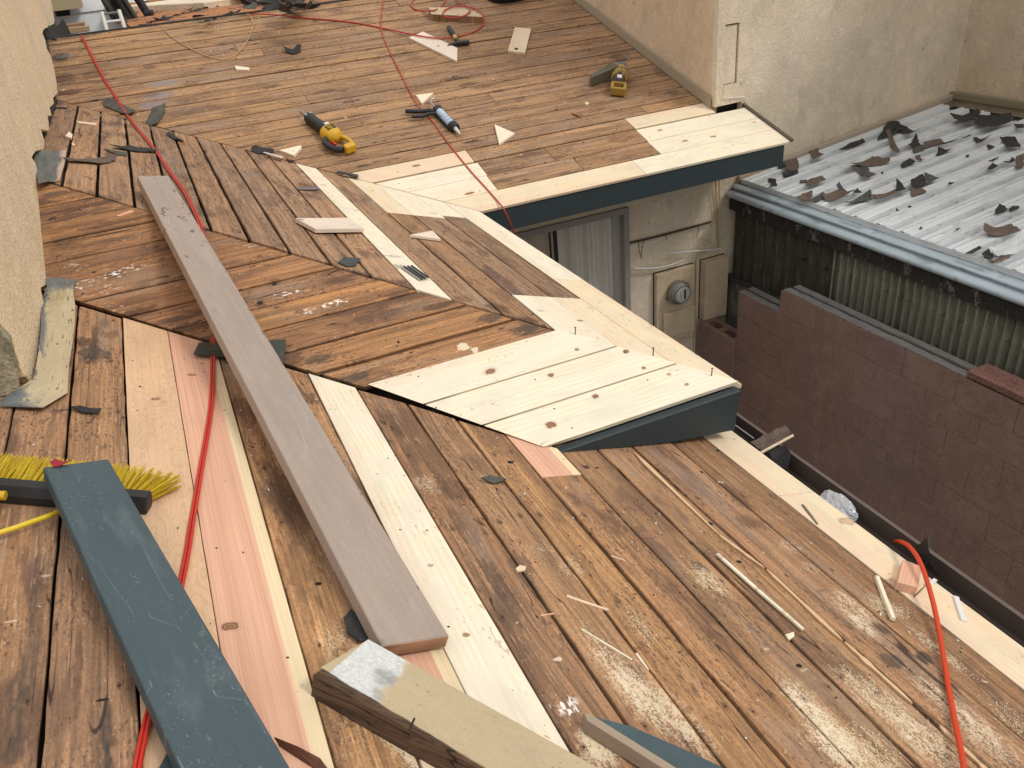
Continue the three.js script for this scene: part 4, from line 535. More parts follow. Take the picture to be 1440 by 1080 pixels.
  const rails = [[[143, 17], [151.5, 47.5]], [[167, 14], [177, 44]]].map(([t, b]) => { const T = hitW(t[0], t[1], lz(-5.27)), B = hitW(b[0], b[1], lz(-5.235)); return [T, B, B.clone().addScaledVector(B.clone().sub(T), 5)]; });
  const wm = MAT({ color: rgb(226, 226, 222), roughness: .45 }); for (const r of rails) mesh('rail', rod(r[0], r[2], .018), wm, ld);
  for (const t of [.1, .47, .93, 1.6, 2.3]) mesh('rung', rod(rails[0][0].clone().lerp(rails[0][1], t), rails[1][0].clone().lerp(rails[1][1], t), .011), t === .1 ? MAT({ color: rgb(110, 112, 110), roughness: .6 }) : wm, ld); settle(ld);
  // dark upright roll and a leaning dark post
  const up = (pts, r) => tube(pts, r, 16, 9);
  const flat = (x, y, l = 0) => { const h = hit(x, y, { n: [0, 1, 0], d: -.312 + l / U }); return V3(h.x, h.y, h.z); };
  const rb = flat(178, 27); const roll_ = thing('felt_roll', 'tattered black felt roll standing at the far edge beside the ladder', 'roofing felt');
  _s = 8; for (let i = 0; i < 7; i++) mesh('felt_strip', tube([0, 1, 2, 3].map(k => rb.clone().add(new THREE.Vector3((i - 3) * .035 - k * .05 + rr(-.02, .02), k * .2, rr(-.06, .06)))), rr(.022, .04), 12, 7), i % 3 ? M.shBlack : M.shGrey, roll_); settle(roll_);
  const p0 = flat(209, 22), pst = thing('post', 'dark leaning post with a strap on the rear roof', 'post'); mesh('shaft', up([p0, p0.clone().add(new THREE.Vector3(-.1, .3, -.02)), p0.clone().add(new THREE.Vector3(-.24, .75, -.05))], .045), M.black, pst); mesh('foot', rod(p0.clone().add(new THREE.Vector3(-.03, .02, .03)), p0.clone().add(new THREE.Vector3(.05, .02, .06)), .04), M.black, pst); mesh('strap', up([p0.clone().add(new THREE.Vector3(-.19, .1, .03)), p0.clone().add(new THREE.Vector3(-.24, .3, .02)), p0.clone().add(new THREE.Vector3(-.34, .7, 0))], .014), MAT({ color: rgb(84, 34, 28), roughness: .8 }), pst); settle(pst);
}

// ───────────── scraps: irregular sheets, plates and sticks ─────────────
function flakeGeo(out, n, thick, curl, seed) { // outline in space -> thin curled sheet with a ragged edge
  _s = seed * 7919 + 13; const c = new THREE.Vector3(); out.forEach(p => c.add(p)); c.multiplyScalar(1 / out.length);
  let e = []; for (let i = 0; i < out.length; i++) { const p = out[i], q = out[(i + 1) % out.length], d = p.distanceTo(q), m = Math.max(2, Math.min(7, Math.round(d / .022))); for (let t = 0; t < m; t++) { const x = p.clone().lerp(q, t / m); if (t) x.addScaledVector(x.clone().sub(c).normalize(), rr(-.06, .06) * d * .7); e.push(x); } }
  const [bu, bv] = planeBasis(n), R = Math.max(...e.map(p => p.distanceTo(c))), th = rr(0, 6.28), dir = bu.clone().multiplyScalar(Math.cos(th)).addScaledVector(bv, Math.sin(th)), N = e.length;
  const up = p => { const d = p.clone().sub(c), s = d.dot(dir) / R; return p.clone().addScaledVector(n, curl * R * (s * s) + .04 * R * (vn(s * 3 + 9, d.length() * 40, seed) - .5)); };
  const rings = [1, .62, .28].map(f => e.map(p => up(c.clone().lerp(p, f)))), cc = up(c), pos = [], uv = []; const put = p => { pos.push(p.x, p.y, p.z); uv.push(p.dot(bu), p.dot(bv)); }, tri = (a, b, d) => { put(a); put(b); put(d); };
  const dnv = n.clone().multiplyScalar(-thick), D = p => p.clone().add(dnv);
  for (let i = 0; i < N; i++) { const j = (i + 1) % N; for (let r = 0; r < 2; r++) { const A = rings[r], B = rings[r + 1]; tri(A[i], A[j], B[j]); tri(A[i], B[j], B[i]); tri(D(A[j]), D(A[i]), D(B[j])); tri(D(A[i]), D(B[i]), D(B[j])); } tri(rings[2][i], rings[2][j], cc); tri(D(rings[2][j]), D(rings[2][i]), D(cc)); tri(rings[0][j], rings[0][i], D(rings[0][i])); tri(rings[0][j], D(rings[0][i]), D(rings[0][j])); }
  const g = new THREE.BufferGeometry(); g.setAttribute('position', new THREE.Float32BufferAttribute(pos, 3)); g.setAttribute('uv', new THREE.Float32BufferAttribute(uv, 2)); g.computeVertexNormals(); return g;
}
let fseed = 1;
const flake = (name, px, pl, mat, label, cat, { lift = .012, thick = .004, curl = .25, group } = {}) => solo(name, flakeGeo(px.map(p => hitW(p[0], p[1], pl, p[2] === undefined ? lift : p[2])), nrm(pl), thick, curl, fseed++), mat, label, cat, group);
const plate = (name, px, pl, thick, mat, label, cat, { lift = null, group, along = null } = {}) => { const n = nrm(pl), l = lift === null ? thick + .001 : lift, P = px.map(p => hitW(p[0], p[1], p[3] || pl, p[2] === undefined ? l : p[2])); const d = (along ? P[along[1]].clone().sub(P[along[0]]) : P[1].clone().sub(P[0])).normalize(), e = new THREE.Vector3().crossVectors(n, d), s = fseed++ * .37; return solo(name, slab(P, thick, n, { bev: .0012, uvf: p => [p.dot(d) + s, p.dot(e) + s] }), mat, label, cat, group); };
const stick = (name, a, b, w, h, pl, mat, label, cat, { la = null, lb = null, group, taper = 1 } = {}) => { const n = nrm(pl), A = hitW(a[0], a[1], pl, la === null ? h : la), B = hitW(b[0], b[1], pl, lb === null ? h : lb), d = B.clone().sub(A).normalize(), s = new THREE.Vector3().crossVectors(n, d).multiplyScalar(w / 2), m = A.clone().lerp(B, .5).addScaledVector(s, rr(-.3, .3)); const P = [A.clone().add(s), m.clone().add(s), B.clone().addScaledVector(s, taper), B.clone().addScaledVector(s, -taper), m.clone().sub(s), A.clone().sub(s)]; return solo(name, slab(P, h, n, { bev: Math.min(w, h) * .15, uvf: p => [p.dot(d), p.dot(s) / w * .05] }), mat, label, cat, group); };
{ // torn shingles on the metal roof, outlines measured on the photograph
  const z6 = (x, y) => [1080 + x / 7.717, 160 + y / 7.717], z7 = (x, y) => [1260 + x / 7.717, 140 + y / 7.717], z8 = (x, y) => [1260 + x / 7.717, 260 + y / 7.717];
  const K = M.shBlack, B = M.shBrown, G = M.shGrey, f = (z, pts, m, label, o = {}) => flake('shingle_piece', pts.map(p => z(...p)), 'R', m, label, 'shingle piece', { lift: .046, curl: .18, ...o });
  f(z6, [[105, 520], [170, 480], [195, 580], [110, 590]], K, 'black shingle curl at the near left corner of the metal roof', { curl: .5 });
  f(z6, [[165, 515], [310, 500], [340, 550], [320, 615], [205, 625], [200, 570]], B, 'brown shingle piece standing beside the black curl near the teal fascia end');
  f(z6, [[150, 640], [330, 620], [325, 640], [180, 690]], K, 'flat black shingle strip below the brown piece near the fascia end', { curl: .1 });
  f(z6, [[30, 805], [45, 705], [85, 715], [100, 780]], K, 'small upright black shingle at the gutter corner', { curl: .6 });
  f(z6, [[0, 700], [40, 700], [80, 712], [40, 740], [0, 725]], K, 'thin black shingle sliver touching the gutter corner', { curl: .1 });
  f(z6, [[450, 405], [545, 372], [550, 410], [605, 460], [490, 490]], B, 'olive brown shingle leaning on the wall strip, nearest the teal fascia', { curl: .4 });
  f(z6, [[770, 412], [880, 320], [1030, 270], [1055, 325], [930, 360]], K, 'long black pointed shingle below the wall strip', { curl: .35 });
  f(z6, [[1185, 285], [1250, 160], [1320, 75], [1420, 80], [1460, 190], [1330, 240]], K, 'big black shingle flap standing against the back wall', { curl: .6 });
  f(z7, [[0, 300], [120, 305], [255, 375], [225, 390], [80, 365], [0, 345]], K, 'dark curled shingle lying right of the big flap', { curl: .4 });
  f(z7, [[-190, 370], [-100, 375], [100, 605], [0, 640]].map(([x, y]) => [x * .55 - 10, y - 25]), B, 'purple brown shingle ending in a square corner, mid left', { curl: .3 });
  f(z6, [[890, 595], [960, 540], [1130, 475], [1325, 515], [1320, 535], [1080, 575]], B, 'long lilac brown shingle spread across a rib', { curl: .3 });
  f(z6, [[885, 595], [980, 565], [1100, 590], [1095, 625], [1170, 670], [1090, 695]], G, 'grey shingle tucked under the lilac brown one', { curl: .3 });
  f(z6, [[1225, 640], [1250, 620], [1255, 645], [1230, 655]], K, 'tiny black crumb right of the grey shingle', { curl: .2 });
  f(z6, [[345, 720], [415, 715], [420, 735], [350, 745]], G, 'small grey shingle strip left of the square brown piece', { curl: .1 });
  f(z6, [[415, 725], [580, 670], [630, 715], [425, 780]], B, 'square brown shingle piece on the third rib', { curl: .12 });
  f(z6, [[295, 930], [380, 860], [480, 850], [485, 900], [400, 945]], B, 'pale brown pointed shingle just above the gutter', { curl: .3 });
  f(z6, [[590, 900], [760, 820], [890, 890], [700, 945], [620, 945]], B, 'light brown shingle in the heap above the gutter', { curl: .35 });
  f(z6, [[740, 810], [770, 790], [940, 880], [890, 895], [780, 840]], G, 'grey shingle ridge behind the light brown one', { curl: .4 });
  f(z6, [[400, 950], [600, 860], [640, 900], [520, 960]], G, 'grey shingle under the pale brown pointed one', { curl: .15 });
  f(z6, [[930, 840], [970, 820], [1020, 850], [950, 870]], K, 'black shingle crumb at the end of the gutter heap', { curl: .3 });
  f(z6, [[820, 990], [1030, 890], [1110, 860], [1130, 930], [900, 985]], G, 'long grey shingle lying in the valley above the gutter', { curl: .3 });
  f(z6, [[1100, 900], [1389, 830], [1389, 860], [1180, 930]], B, 'dark brown rubble strip in the valley above the gutter', { curl: .2 });
  f(z7, [[0, 1000], [0, 905], [60, 920], [110, 980], [50, 1010]], K, 'black shingle lump left of the wide dark pair', { curl: .4 });
  f(z7, [[160, 880], [290, 800], [330, 905], [350, 920], [240, 955], [170, 930]], K, 'wide dark shingle, left of a touching pair mid roof', { curl: .35 });
  f(z7, [[300, 810], [390, 815], [470, 870], [350, 905], [325, 850]], G, 'right one of the touching dark pair mid roof', { curl: .35 });
  f(z7, [[150, 990], [280, 955], [330, 1000], [170, 1055]], B, 'brown shingle below the dark touching pair', { curl: .2 });
  f(z7, [[135, 495], [215, 395], [270, 495], [180, 530]], K, 'black upright shingle beside a square brown one', { curl: .6 });
  f(z7, [[170, 500], [290, 490], [310, 540], [190, 580]], G, 'olive grey shingle in front of the black upright one', { curl: .2 });
  f(z7, [[290, 465], [490, 420], [520, 465], [310, 530]], B, 'square brown shingle centred under the back wall', { curl: .12 });
  f(z7, [[510, 470], [665, 430], [600, 460], [430, 500]], K, 'thin black sliver right of the square brown shingle', { curl: .1 });
  f(z7, [[435, 605], [455, 520], [510, 530], [600, 558], [480, 600]], K, 'black shingle with a pointed tail, mid roof', { curl: .5 });
  f(z7, [[45, 725], [70, 680], [150, 640], [215, 690], [60, 740]], K, 'rounded black shingle left of a small brown one', { curl: .4 });
  f(z7, [[205, 625], [255, 615], [295, 660], [220, 670]], B, 'small brown shingle against the rounded black one', { curl: .3 });
  f(z7, [[590, 150], [690, 180], [880, 130], [920, 160], [860, 215], [640, 260]], K, 'black felt heap in the back corner, left part', { lift: .07, curl: .3 });
  f(z7, [[840, 290], [880, 175], [1250, 195], [1260, 235], [1020, 315], [900, 270]], K, 'wide black felt flap along the far right wall', { lift: .07, curl: .3 });
  f(z7, [[1280, 265], [1389, 270], [1389, 300], [1320, 310]], K, 'black felt end at the right edge under the far wall', { lift: .05, curl: .2 });
  f(z7, [[835, 425], [870, 405], [935, 440], [1020, 415], [880, 470]], K, 'black shingle with a thin tail near the far right wall', { curl: .4 });
  f(z7, [[715, 415], [810, 378], [800, 392], [740, 412]], K, 'thin black splinter left of the tailed shingle', { curl: .1 });
  f(z7, [[980, 505], [1010, 490], [1075, 510], [1010, 545]], K, 'small black shingle below the tailed one', { curl: .4 });
  f(z7, [[1120, 440], [1285, 435], [1345, 480], [1350, 530], [1260, 570], [1190, 490]], K, 'large dark shingle with a hooked edge at the right', { curl: .35 });
  f(z7, [[755, 605], [795, 598], [795, 612], [765, 622]], K, 'tiny black crumb in the middle of the metal roof', { curl: .2 });
  f(z7, [[990, 770], [1005, 730], [1045, 690], [1105, 725]], K, 'black triangular shingle right of the middle', { curl: .5 });
  f(z7, [[1000, 670], [1060, 640], [1120, 625], [1060, 660]], K, 'black sliver behind the triangular shingle', { curl: .15 });
  f(z7, [[1170, 665], [1240, 680], [1255, 640], [1295, 660], [1190, 700]], K, 'small forked black shingle left of a tall brown one', { curl: .3 });
  f(z7, [[1285, 780], [1300, 650], [1389, 620], [1389, 740]], B, 'tall dark brown shingle at the right picture edge', { curl: .5 });
  f(z7, [[565, 910], [580, 895], [635, 900], [590, 920]], K, 'tiny black crumb below the wide dark pair', { curl: .2 });
  f(z8, [[1080, 330], [1075, 270], [1120, 225], [1180, 230], [1215, 275]], K, 'round black shingle at the lower right of the metal roof', { curl: .6 });
  f(z8, [[1220, 265], [1260, 230], [1330, 225], [1340, 250], [1250, 285]], K, 'flat black shingle right of the round one', { curl: .3 });
  f(z8, [[945, 520], [960, 410], [1060, 460], [1240, 450], [1350, 530], [1170, 545], [1000, 555]], B, 'large curled brown shingle at the lower right of the metal roof', { lift: .05, curl: .35 });
  f(z8, [[750, 755], [850, 690], [905, 660], [930, 690], [820, 740]], K, 'black crumbs at the gutter, lower right', { curl: .3 });
  f(z8, [[930, 740], [1000, 710], [1060, 770], [1040, 800], [960, 800]], K, 'black rubble under the torn white sheet', { curl: .3 });
  f(z8, [[980, 830], [1200, 770], [1240, 790], [1050, 850]], B, 'brown rubble strip beside the torn white sheet', { curl: .2 });
  f(z8, [[1200, 745], [1270, 730], [1280, 750], [1210, 775]], G, 'small grey chip on the brown rubble', { curl: .2 });
  f(z8, [[125, 240], [145, 222], [175, 238], [140, 245]], K, 'tiny black chip above the gutter bend', { curl: .3 });
  f(z8, [[250, 470], [270, 455], [290, 465], [260, 478]], K, 'tiny black chip near the gutter, left of centre', { curl: .3 });
  f(z8, [[645, 485], [670, 468], [700, 465], [665, 487]], K, 'thin black chip near the gutter, centre', { curl: .2 });
  f(z8, [[0, 250], [35, 275], [0, 285]], K, 'black chip beside the gutter heap, right end', { curl: .2 });
  flake('metal_scrap', [[1000, 690], [1389, 545], [1389, 700], [1100, 800], [1060, 770]].map(p => z8(...p)), 'R', M.metal, 'torn white metal sheet end at the lower right of the shed roof', 'metal sheet', { lift: .05, curl: .35, thick: .002 });
}
{ // felt and shingle scraps on the planks
  const q = (x, y) => [40 + x / 6, 120 + y / 6];
  const sc = (pts, pl, m, label, o) => flake('shingle_piece', pts, pl, m, label, 'shingle piece', o);
  sc([[625, 130], [680, 112], [760, 140], [910, 225], [890, 245], [830, 252], [650, 180]].map(p => q(...p)), 'B', M.shGrey, 'long grey shingle beneath the red hose near the left wall', { lift: .01, curl: .1 });
  sc([[975, 330], [1030, 240], [1045, 200], [1155, 150], [1150, 225], [1090, 330], [1030, 348]].map(p => q(...p)), 'B', M.shGrey, 'folded olive shingle just right of the red hose', { lift: .012, curl: .25 });
  sc([[695, 515], [860, 508], [1080, 552], [1075, 562], [920, 555], [720, 525]].map(p => q(...p)), 'C', M.shBlack, 'thin dark shingle strip crossing two grey planks', { lift: .012, curl: .1 });
  sc([[635, 535], [690, 540], [830, 570], [830, 592], [740, 582]].map(p => q(...p)), 'C', M.shGrey, 'short shingle sliver below the thin dark strip', { lift: .008, curl: .1 });
  sc([[290, 615], [500, 618], [740, 605], [740, 628], [620, 658], [330, 635]].map(p => q(...p)), 'C', M.shBrown, 'long brown shingle strip near the grey flashing', { lift: .012, curl: .12 });
  sc([[1160, 410], [1190, 408], [1315, 468], [1300, 474], [1220, 450]].map(p => q(...p)), 'C', M.shBlack, 'small dark splinter between grey planks under the valley', { lift: .006, curl: .1 });
  sc([[205, 180], [320, 185], [325, 195], [210, 190]].map(p => q(...p)), 'C', M.shBlack, 'short dark splinter by the torn wall edge', { lift: .006, curl: .1 });
  sc([[398, 68], [412, 69], [418, 64], [424, 66], [423, 73], [412, 76], [402, 74]], 'B', M.shBlack, 'lone black shingle piece on the far planks', { lift: .012, curl: .4 });
  sc([[476, 369], [484, 361], [507, 363], [500, 373], [488, 374]], 'C', MAT({ map: M.shGrey.map, color: rgb(200, 214, 240), roughness: .8 }), 'blue-grey shingle chip beside the diagonal joint', { lift: .006, curl: .06 });
  sc([[353, 207], [360, 204], [367, 207], [385, 210], [384, 214], [362, 217], [354, 213]], 'B', M.shBlack, 'black felt scrap behind the silver strip by the valley', { lift: .012, curl: .2 });
  sc([[399, 220], [410, 220], [419, 225], [408, 227]], 'C', M.shBlack, 'dark shingle tip at the end of the silver strip', { lift: .012, curl: .1 });
  sc([[676, 675], [690, 668], [706, 671], [712, 677], [694, 679]], 'A', M.shGrey, 'small dark shingle curl on planks below the pine boards', { lift: .01, curl: .3 });
  sc([[483, 868], [493, 858], [512, 875], [520, 902], [505, 902], [488, 890]], 'A', M.shBlack, 'black felt scrap under the near end of the mauve board', { lift: .012, curl: .15 });
  sc([[100, 575], [112, 571], [143, 577], [140, 581], [115, 579]], 'A', M.shBlack, 'curled dark splinter across the near left plank', { lift: .01, curl: .2 });
  sc([[210, 72], [228, 66], [245, 74], [236, 80]].map(([x, y]) => [x, y + 3]).map(([x, y]) => [x * .02 + 55, y * .05 + 140]), 'C', M.shBlack, 'tiny dark felt crumb at the wall foot', { lift: .01 });
  sc([[1292, 775], [1305, 757], [1312, 775], [1300, 790]], { n: [0, 1, 0], d: -1.19 }.n ? 'A' : 'A', M.shBlack, 'black felt scrap sticking out of the eave gutter by the hose', { lift: -.02, curl: .7 });
  // rear heap and crumbs
  _s = 404; const heap = []; const N0 = new THREE.Vector3(0, 1, 0);
  for (let i = 0; i < 46; i++) { const px = lerp(338, 436, rnd()), py = lerp(14, -4, rnd()) - (px > 390 ? 0 : 2), c = hitW(px, py, { n: [0, 1, 0], d: -.312 + rr(.01, .09) / U }), o = [], m = 6, R = rr(.06, .17), nn = new THREE.Vector3(rr(-.6, .6), 1, rr(-.5, .7)).normalize(), [bu, bv] = planeBasis(nn); for (let k = 0; k < m; k++) { const a = k / m * 6.283, r2 = R * rr(.5, 1); o.push(c.clone().addScaledVector(bu, Math.cos(a) * r2).addScaledVector(bv, Math.sin(a) * r2 * .6)); } heap.push([flakeGeo(o, nn, .004, rr(.2, .8), 900 + i), i]); }
  const hp = thing('felt_heap', 'heap of torn black roofing felt at the far top edge', 'felt heap'); mesh('felt', merge(heap.filter(h => h[1] % 3).map(h => h[0])), M.shBlack, hp); mesh('felt', merge(heap.filter(h => !(h[1] % 3)).map(h => h[0])), M.shGrey, hp); settle(hp);
  const cr = []; for (let i = 0; i < 60; i++) { const px = lerp(165, 335, rnd()), py = lerp(42, 4, Math.pow(rnd(), .8)) - (px - 165) * .05, c = hitW(px, py, { n: [0, 1, 0], d: -.305 }), o = [], R = rr(.02, .09); for (let k = 0; k < 6; k++) { const a = k / 6 * 6.283; o.push(c.clone().add(new THREE.Vector3(Math.cos(a) * R * rr(.5, 1), 0, Math.sin(a) * R * rr(.5, 1)))); } cr.push(flakeGeo(o, N0, .004, rr(.1, .6), 1200 + i)); }
  solo('felt_crumbs', merge(cr), M.shBlack, 'black felt crumbs strewn over the gritty rear roof', 'rubble', null, 'stuff');
  const bag = thing('black_bag', 'black bag at the top edge above the two white offcuts', 'bag'); _s = 55; const c = hitW(717, -3, 'B', .04); for (let i = 0; i < 1; i++) { const g = new THREE.SphereGeometry(1, 26, 16); const p = g.attributes.position; for (let k = 0; k < p.count; k++) { const x = p.getX(k), y = p.getY(k), zz = p.getZ(k), f = 1 + .25 * (fb(x * 3 + 5, zz * 3 + y * 2, 71, 3) - .5); p.setXYZ(k, x * .2 * f, y * .09 * f, zz * .15 * f); } g.translate(c.x, c.y + .01, c.z - .1); g.computeVertexNormals(); mesh('body', g, M.black, bag); } mesh('strap', tube([c.clone().add(new THREE.Vector3(-.17, .0, .02)), c.clone().add(new THREE.Vector3(-.05, .03, .07)), c.clone().add(new THREE.Vector3(.12, .02, .05)), c.clone().add(new THREE.Vector3(.2, .03, -.05))], .012), M.black, bag); settle(bag);
}
// ───────────── offcuts, boards and sticks ─────────────
{
  const q4 = (x, y) => [400 + x / 6, 280 + y / 6], q5 = (x, y) => [560 + x / 6, y / 6], q7 = (x, y) => [780 + x / 6, 60 + y / 6], q9 = (x, y) => [540 + x / 9, y / 9];
  const P = M.pine, P2 = M.pine2;
  M.whitewood = MAT({ map: tex(256, 128, (u, v, o) => { const n = fb(u * 5, v * 9, 601, 4), s = ss(.9, .96, vn(u * 12, v * 60, 603)); const k = .95 + .08 * n - .4 * s; o[0] = 226 * k; o[1] = 208 * k; o[2] = 188 * k; }), roughness: .9 });
  plate('board_offcut', [[90, 315], [210, 265], [500, 405], [497, 515]].map(p => q5(...p)), 'B', .02, M.whitewood, 'white painted offcut with angled ends under the red cord', 'wood offcut', { along: [1, 2] });
  plate('board_offcut', [[985, 228], [1122, 242], [1070, 445], [925, 425]].map(p => q5(...p)), 'B', .02, P2, 'rectangular offcut with swirling grain and a dark knot', 'wood offcut', { along: [1, 2] });
  plate('knot', Array.from({ length: 12 }, (_, i) => [726 + 2.9 * Math.cos(i * .524), 68.5 + 1.6 * Math.sin(i * .524)]), 'B', .0006, MAT({ color: rgb(40, 26, 20), roughness: .9 }), 'dark knot on the rectangular offcut', 'wood knot', { lift: .0216 });
  const bl = thing('timber_block', 'long grey-topped timber block under the red cord loop', 'timber');
  { const T = [[565, 95], [1060, 98], [1268, 218], [600, 182]].map(p => hitW(...q9(...p), 'B', .06)); mesh('block', slab(T, .062, nrm('B'), { bev: .003 }), M.oldw, bl); const n = nrm('B'); mesh('painted_top', noUV(slab(T.map(p => p.clone().addScaledVector(n, .0025)), .002, n, { bev: .0004 }), 2), MAT({ map: M.stucco2.map, color: rgb(236, 226, 212), roughness: .9 }), bl); settle(bl); }
  plate('board_offcut', [[150, 800], [298, 780], [200, 872]].map(p => q5(...p)), 'B', .02, P, 'triangular pale offcut touching the red cord', 'wood offcut', { along: [0, 1] });
  plate('board_offcut', [[436, 716], [712, 836], [500, 985]].map(([x, y]) => [650 + x / 9.6, 100 + y / 9.6]), 'B', .02, P, 'triangular pale offcut right of the caulking gun', 'wood offcut', { along: [1, 2] });
  const gb = thing('timber_block', 'slate-grey painted timber block resting across the worn saw', 'timber');
  { const T = [[[300, 268], .09], [[478, 162], .13], [[548, 195], .13], [[312, 292], .09]].map(([p, l]) => hitW(...q7(...p), 'B', l)); mesh('block', noUV(slab(T, .075, nrm('B'), { bev: .003 }), 3), MAT({ map: M.greyw.map, color: rgb(214, 222, 208), roughness: .8 }), gb); settle(gb); }
  plate('board_offcut', [[145, 590], [228, 568], [215, 618]].map(p => q7(...p)), 'B', .02, M.oldw, 'small dark triangular offcut below the worn saw', 'wood offcut', { along: [0, 1] });
  plate('wood_chip', [[252, 505], [280, 495], [292, 515], [262, 522]].map(p => q7(...p)), 'B', .008, P2, 'tiny pale chip above the small dark triangular offcut', 'wood chip');
  plate('board_offcut', [[315, 425], [500, 385], [505, 402], [440, 470]].map(([x, y]) => [340 + x / 6, 140 + y / 6]), 'B', .02, P, 'tan wedge offcut beside the black felt scrap', 'wood offcut', { along: [0, 1] });
  plate('board_offcut', [[95, 160], [540, 156], [670, 247], [265, 252]].map(p => q4(...p)), 'C', .02, M.whitewood, 'pale parallelogram offcut lying across the cream plank', 'wood offcut', { along: [0, 1], lift: .03 });
  plate('board_offcut', [[1060, 300], [1250, 264], [1320, 335]].map(p => q4(...p)), 'C', .014, M.whitewood, 'pale triangular splinter of board right of the cream plank', 'wood offcut', { along: [0, 2], lift: .02 });
  plate('wood_chip', [[330, 92], [351, 95], [350, 98], [332, 97.5]], 'B', .018, P, 'small white offcut on the far planks left of the yellow saw', 'wood chip');
  plate('wood_chip', [[410, 300], [570, 318], [575, 332], [415, 312]].map(([x, y]) => [40 + x / 6, 120 + y / 6]), 'C', .008, P2, 'short pale lath on the grey planks near the left wall', 'wood chip');
  plate('wood_chip', [[310, 425], [340, 390], [372, 410], [365, 445]].map(([x, y]) => [40 + x / 6, 120 + y / 6]), 'C', .012, P, 'pale square chip over the first gap by the left wall', 'wood chip');
  plate('wood_chip', [[362, 492], [375, 485], [392, 498], [378, 508]].map(([x, y]) => [40 + x / 6, 120 + y / 6]), 'C', .006, P, 'tiny pale chip below the square chip by the left wall', 'wood chip');
  plate('wood_chip', [[163, 303], [184, 295], [190, 297], [168, 304]], 'D', .006, M.fir, 'pinkish sliver by the upper end of the mauve board', 'wood chip');
  plate('metal_strip', [[180, 445], [190, 440], [352, 480], [345, 495]].map(([x, y]) => [340 + x / 6, 140 + y / 6]), 'C', .004, MAT({ color: rgb(214, 208, 200), roughness: .4, metalness: .3 }), 'silver strip between two black felt scraps at the valley', 'metal strip', { lift: .03 });
  plate('paint_stick', [[803, 604], [812, 600], [985, 632], [980, 648]].map(([x, y]) => [340 + x / 6, 140 + y / 6]), 'C', .012, MAT({ color: rgb(70, 66, 64), roughness: .7 }), 'dark short strip at the top corner of the new pine boards', 'strip', { lift: .03 });
  plate('metal_strip', [[460, 742], [630, 735], [655, 745], [640, 757], [480, 757]].map(([x, y]) => [340 + x / 6, 140 + y / 6]), 'C', .004, MAT({ color: rgb(112, 104, 102), roughness: .6 }), 'flat grey strip across the plank left of the cream plank', 'strip', { lift: .008 });
  { const ns = thing('nail_strip', 'three collated nail strips lying on the cream plank', 'nail strip'); for (let i = 0; i < 3; i++) { const n = nrm('C'), A = hitW(565 + i * 5.2, 376 - i * .6, 'C', .008), B = hitW(590 + i * 4.4, 393 - i * .8, 'C', .008); mesh('strip', rod(A, B, .0045, 6), M.steel, ns); mesh('strip', rod(A.clone().add(new THREE.Vector3(.012, .001, 0)), B.clone().add(new THREE.Vector3(.012, .001, 0)), .005, 6), MAT({ color: rgb(64, 62, 60), roughness: .6 }), ns); } settle(ns); }
  // green-grey slate under the mauve board
  plate('slate_piece', [[280, 481, .016, 'D'], [402, 477, .012, 'D'], [399, 510, .014, 'D'], [272, 497, .02, 'A']], 'A', .005, MAT({ map: M.shGrey.map, color: rgb(176, 186, 168), roughness: .6 }), 'green-grey flat panel trapped under the mauve board', 'panel', {});
  // long painted boards
  const board = (name, px, lifts, plns, thick, mat, label, endMat) => { const T = px.map((p, i) => hitW(p[0], p[1], plns[i], lifts[i])); const n = new THREE.Vector3().crossVectors(T[1].clone().sub(T[0]), T[3].clone().sub(T[0])).normalize(); if (n.y < 0) n.negate(); const d = T[3].clone().sub(T[0]).normalize(), e = new THREE.Vector3().crossVectors(n, d), L = T[3].distanceTo(T[0]), o = T[0].clone(); const b = thing(name, label, 'board'); mesh('board', slab(T, thick, n, { bev: .0025, uvf: p => { const v = p.clone().sub(o); return [v.dot(e) / .3 + .5, v.dot(d) / 4]; } }), mat, b); if (endMat) { const E = [T[2], T[3]], dd = d.clone().multiplyScalar(.002); mesh('cut_end', slab([E[0].clone().addScaledVector(n, -.003).add(dd), E[1].clone().addScaledVector(n, -.003).add(dd), E[1].clone().addScaledVector(n, -thick + .002).add(dd), E[0].clone().addScaledVector(n, -thick + .002).add(dd)], .003, d, { bev: .0005, uvf: p => [p.dot(e) * 3, p.y * 2] }), endMat, b); } settle(b); return { T, n, d }; };
  const endw = MAT({ map: tex(128, 128, (u, v, o) => { const r = Math.sin((Math.hypot(u - .2, v + 1.2)) * 60 + 3 * fb(u * 4, v * 4, 3, 2)); const k = 1 + .08 * r; const q = 1 + .5 * (fb(u * 3, v * 3, 5, 3) - .5); o[0] = 158 * k * q; o[1] = 119 * k * q; o[2] = 91 * k * q; }), roughness: .9 });
  board('painted_board', [[193, 247], [237, 247], [631, 893], [537, 908]], [.098, .098, .05, .05], ['C', 'C', 'A', 'A'], .038, M.mauve, 'long mauve painted board lying diagonally over the roof ridge', endw);
  board('painted_board', [[61, 657], [152, 645], [414, 1090], [258, 1090]], [.112, .112, .07, .07], ['A', 'A', 'A', 'A'], .038, M.slateB, 'slate-blue painted board resting on the broom in the left foreground', null);
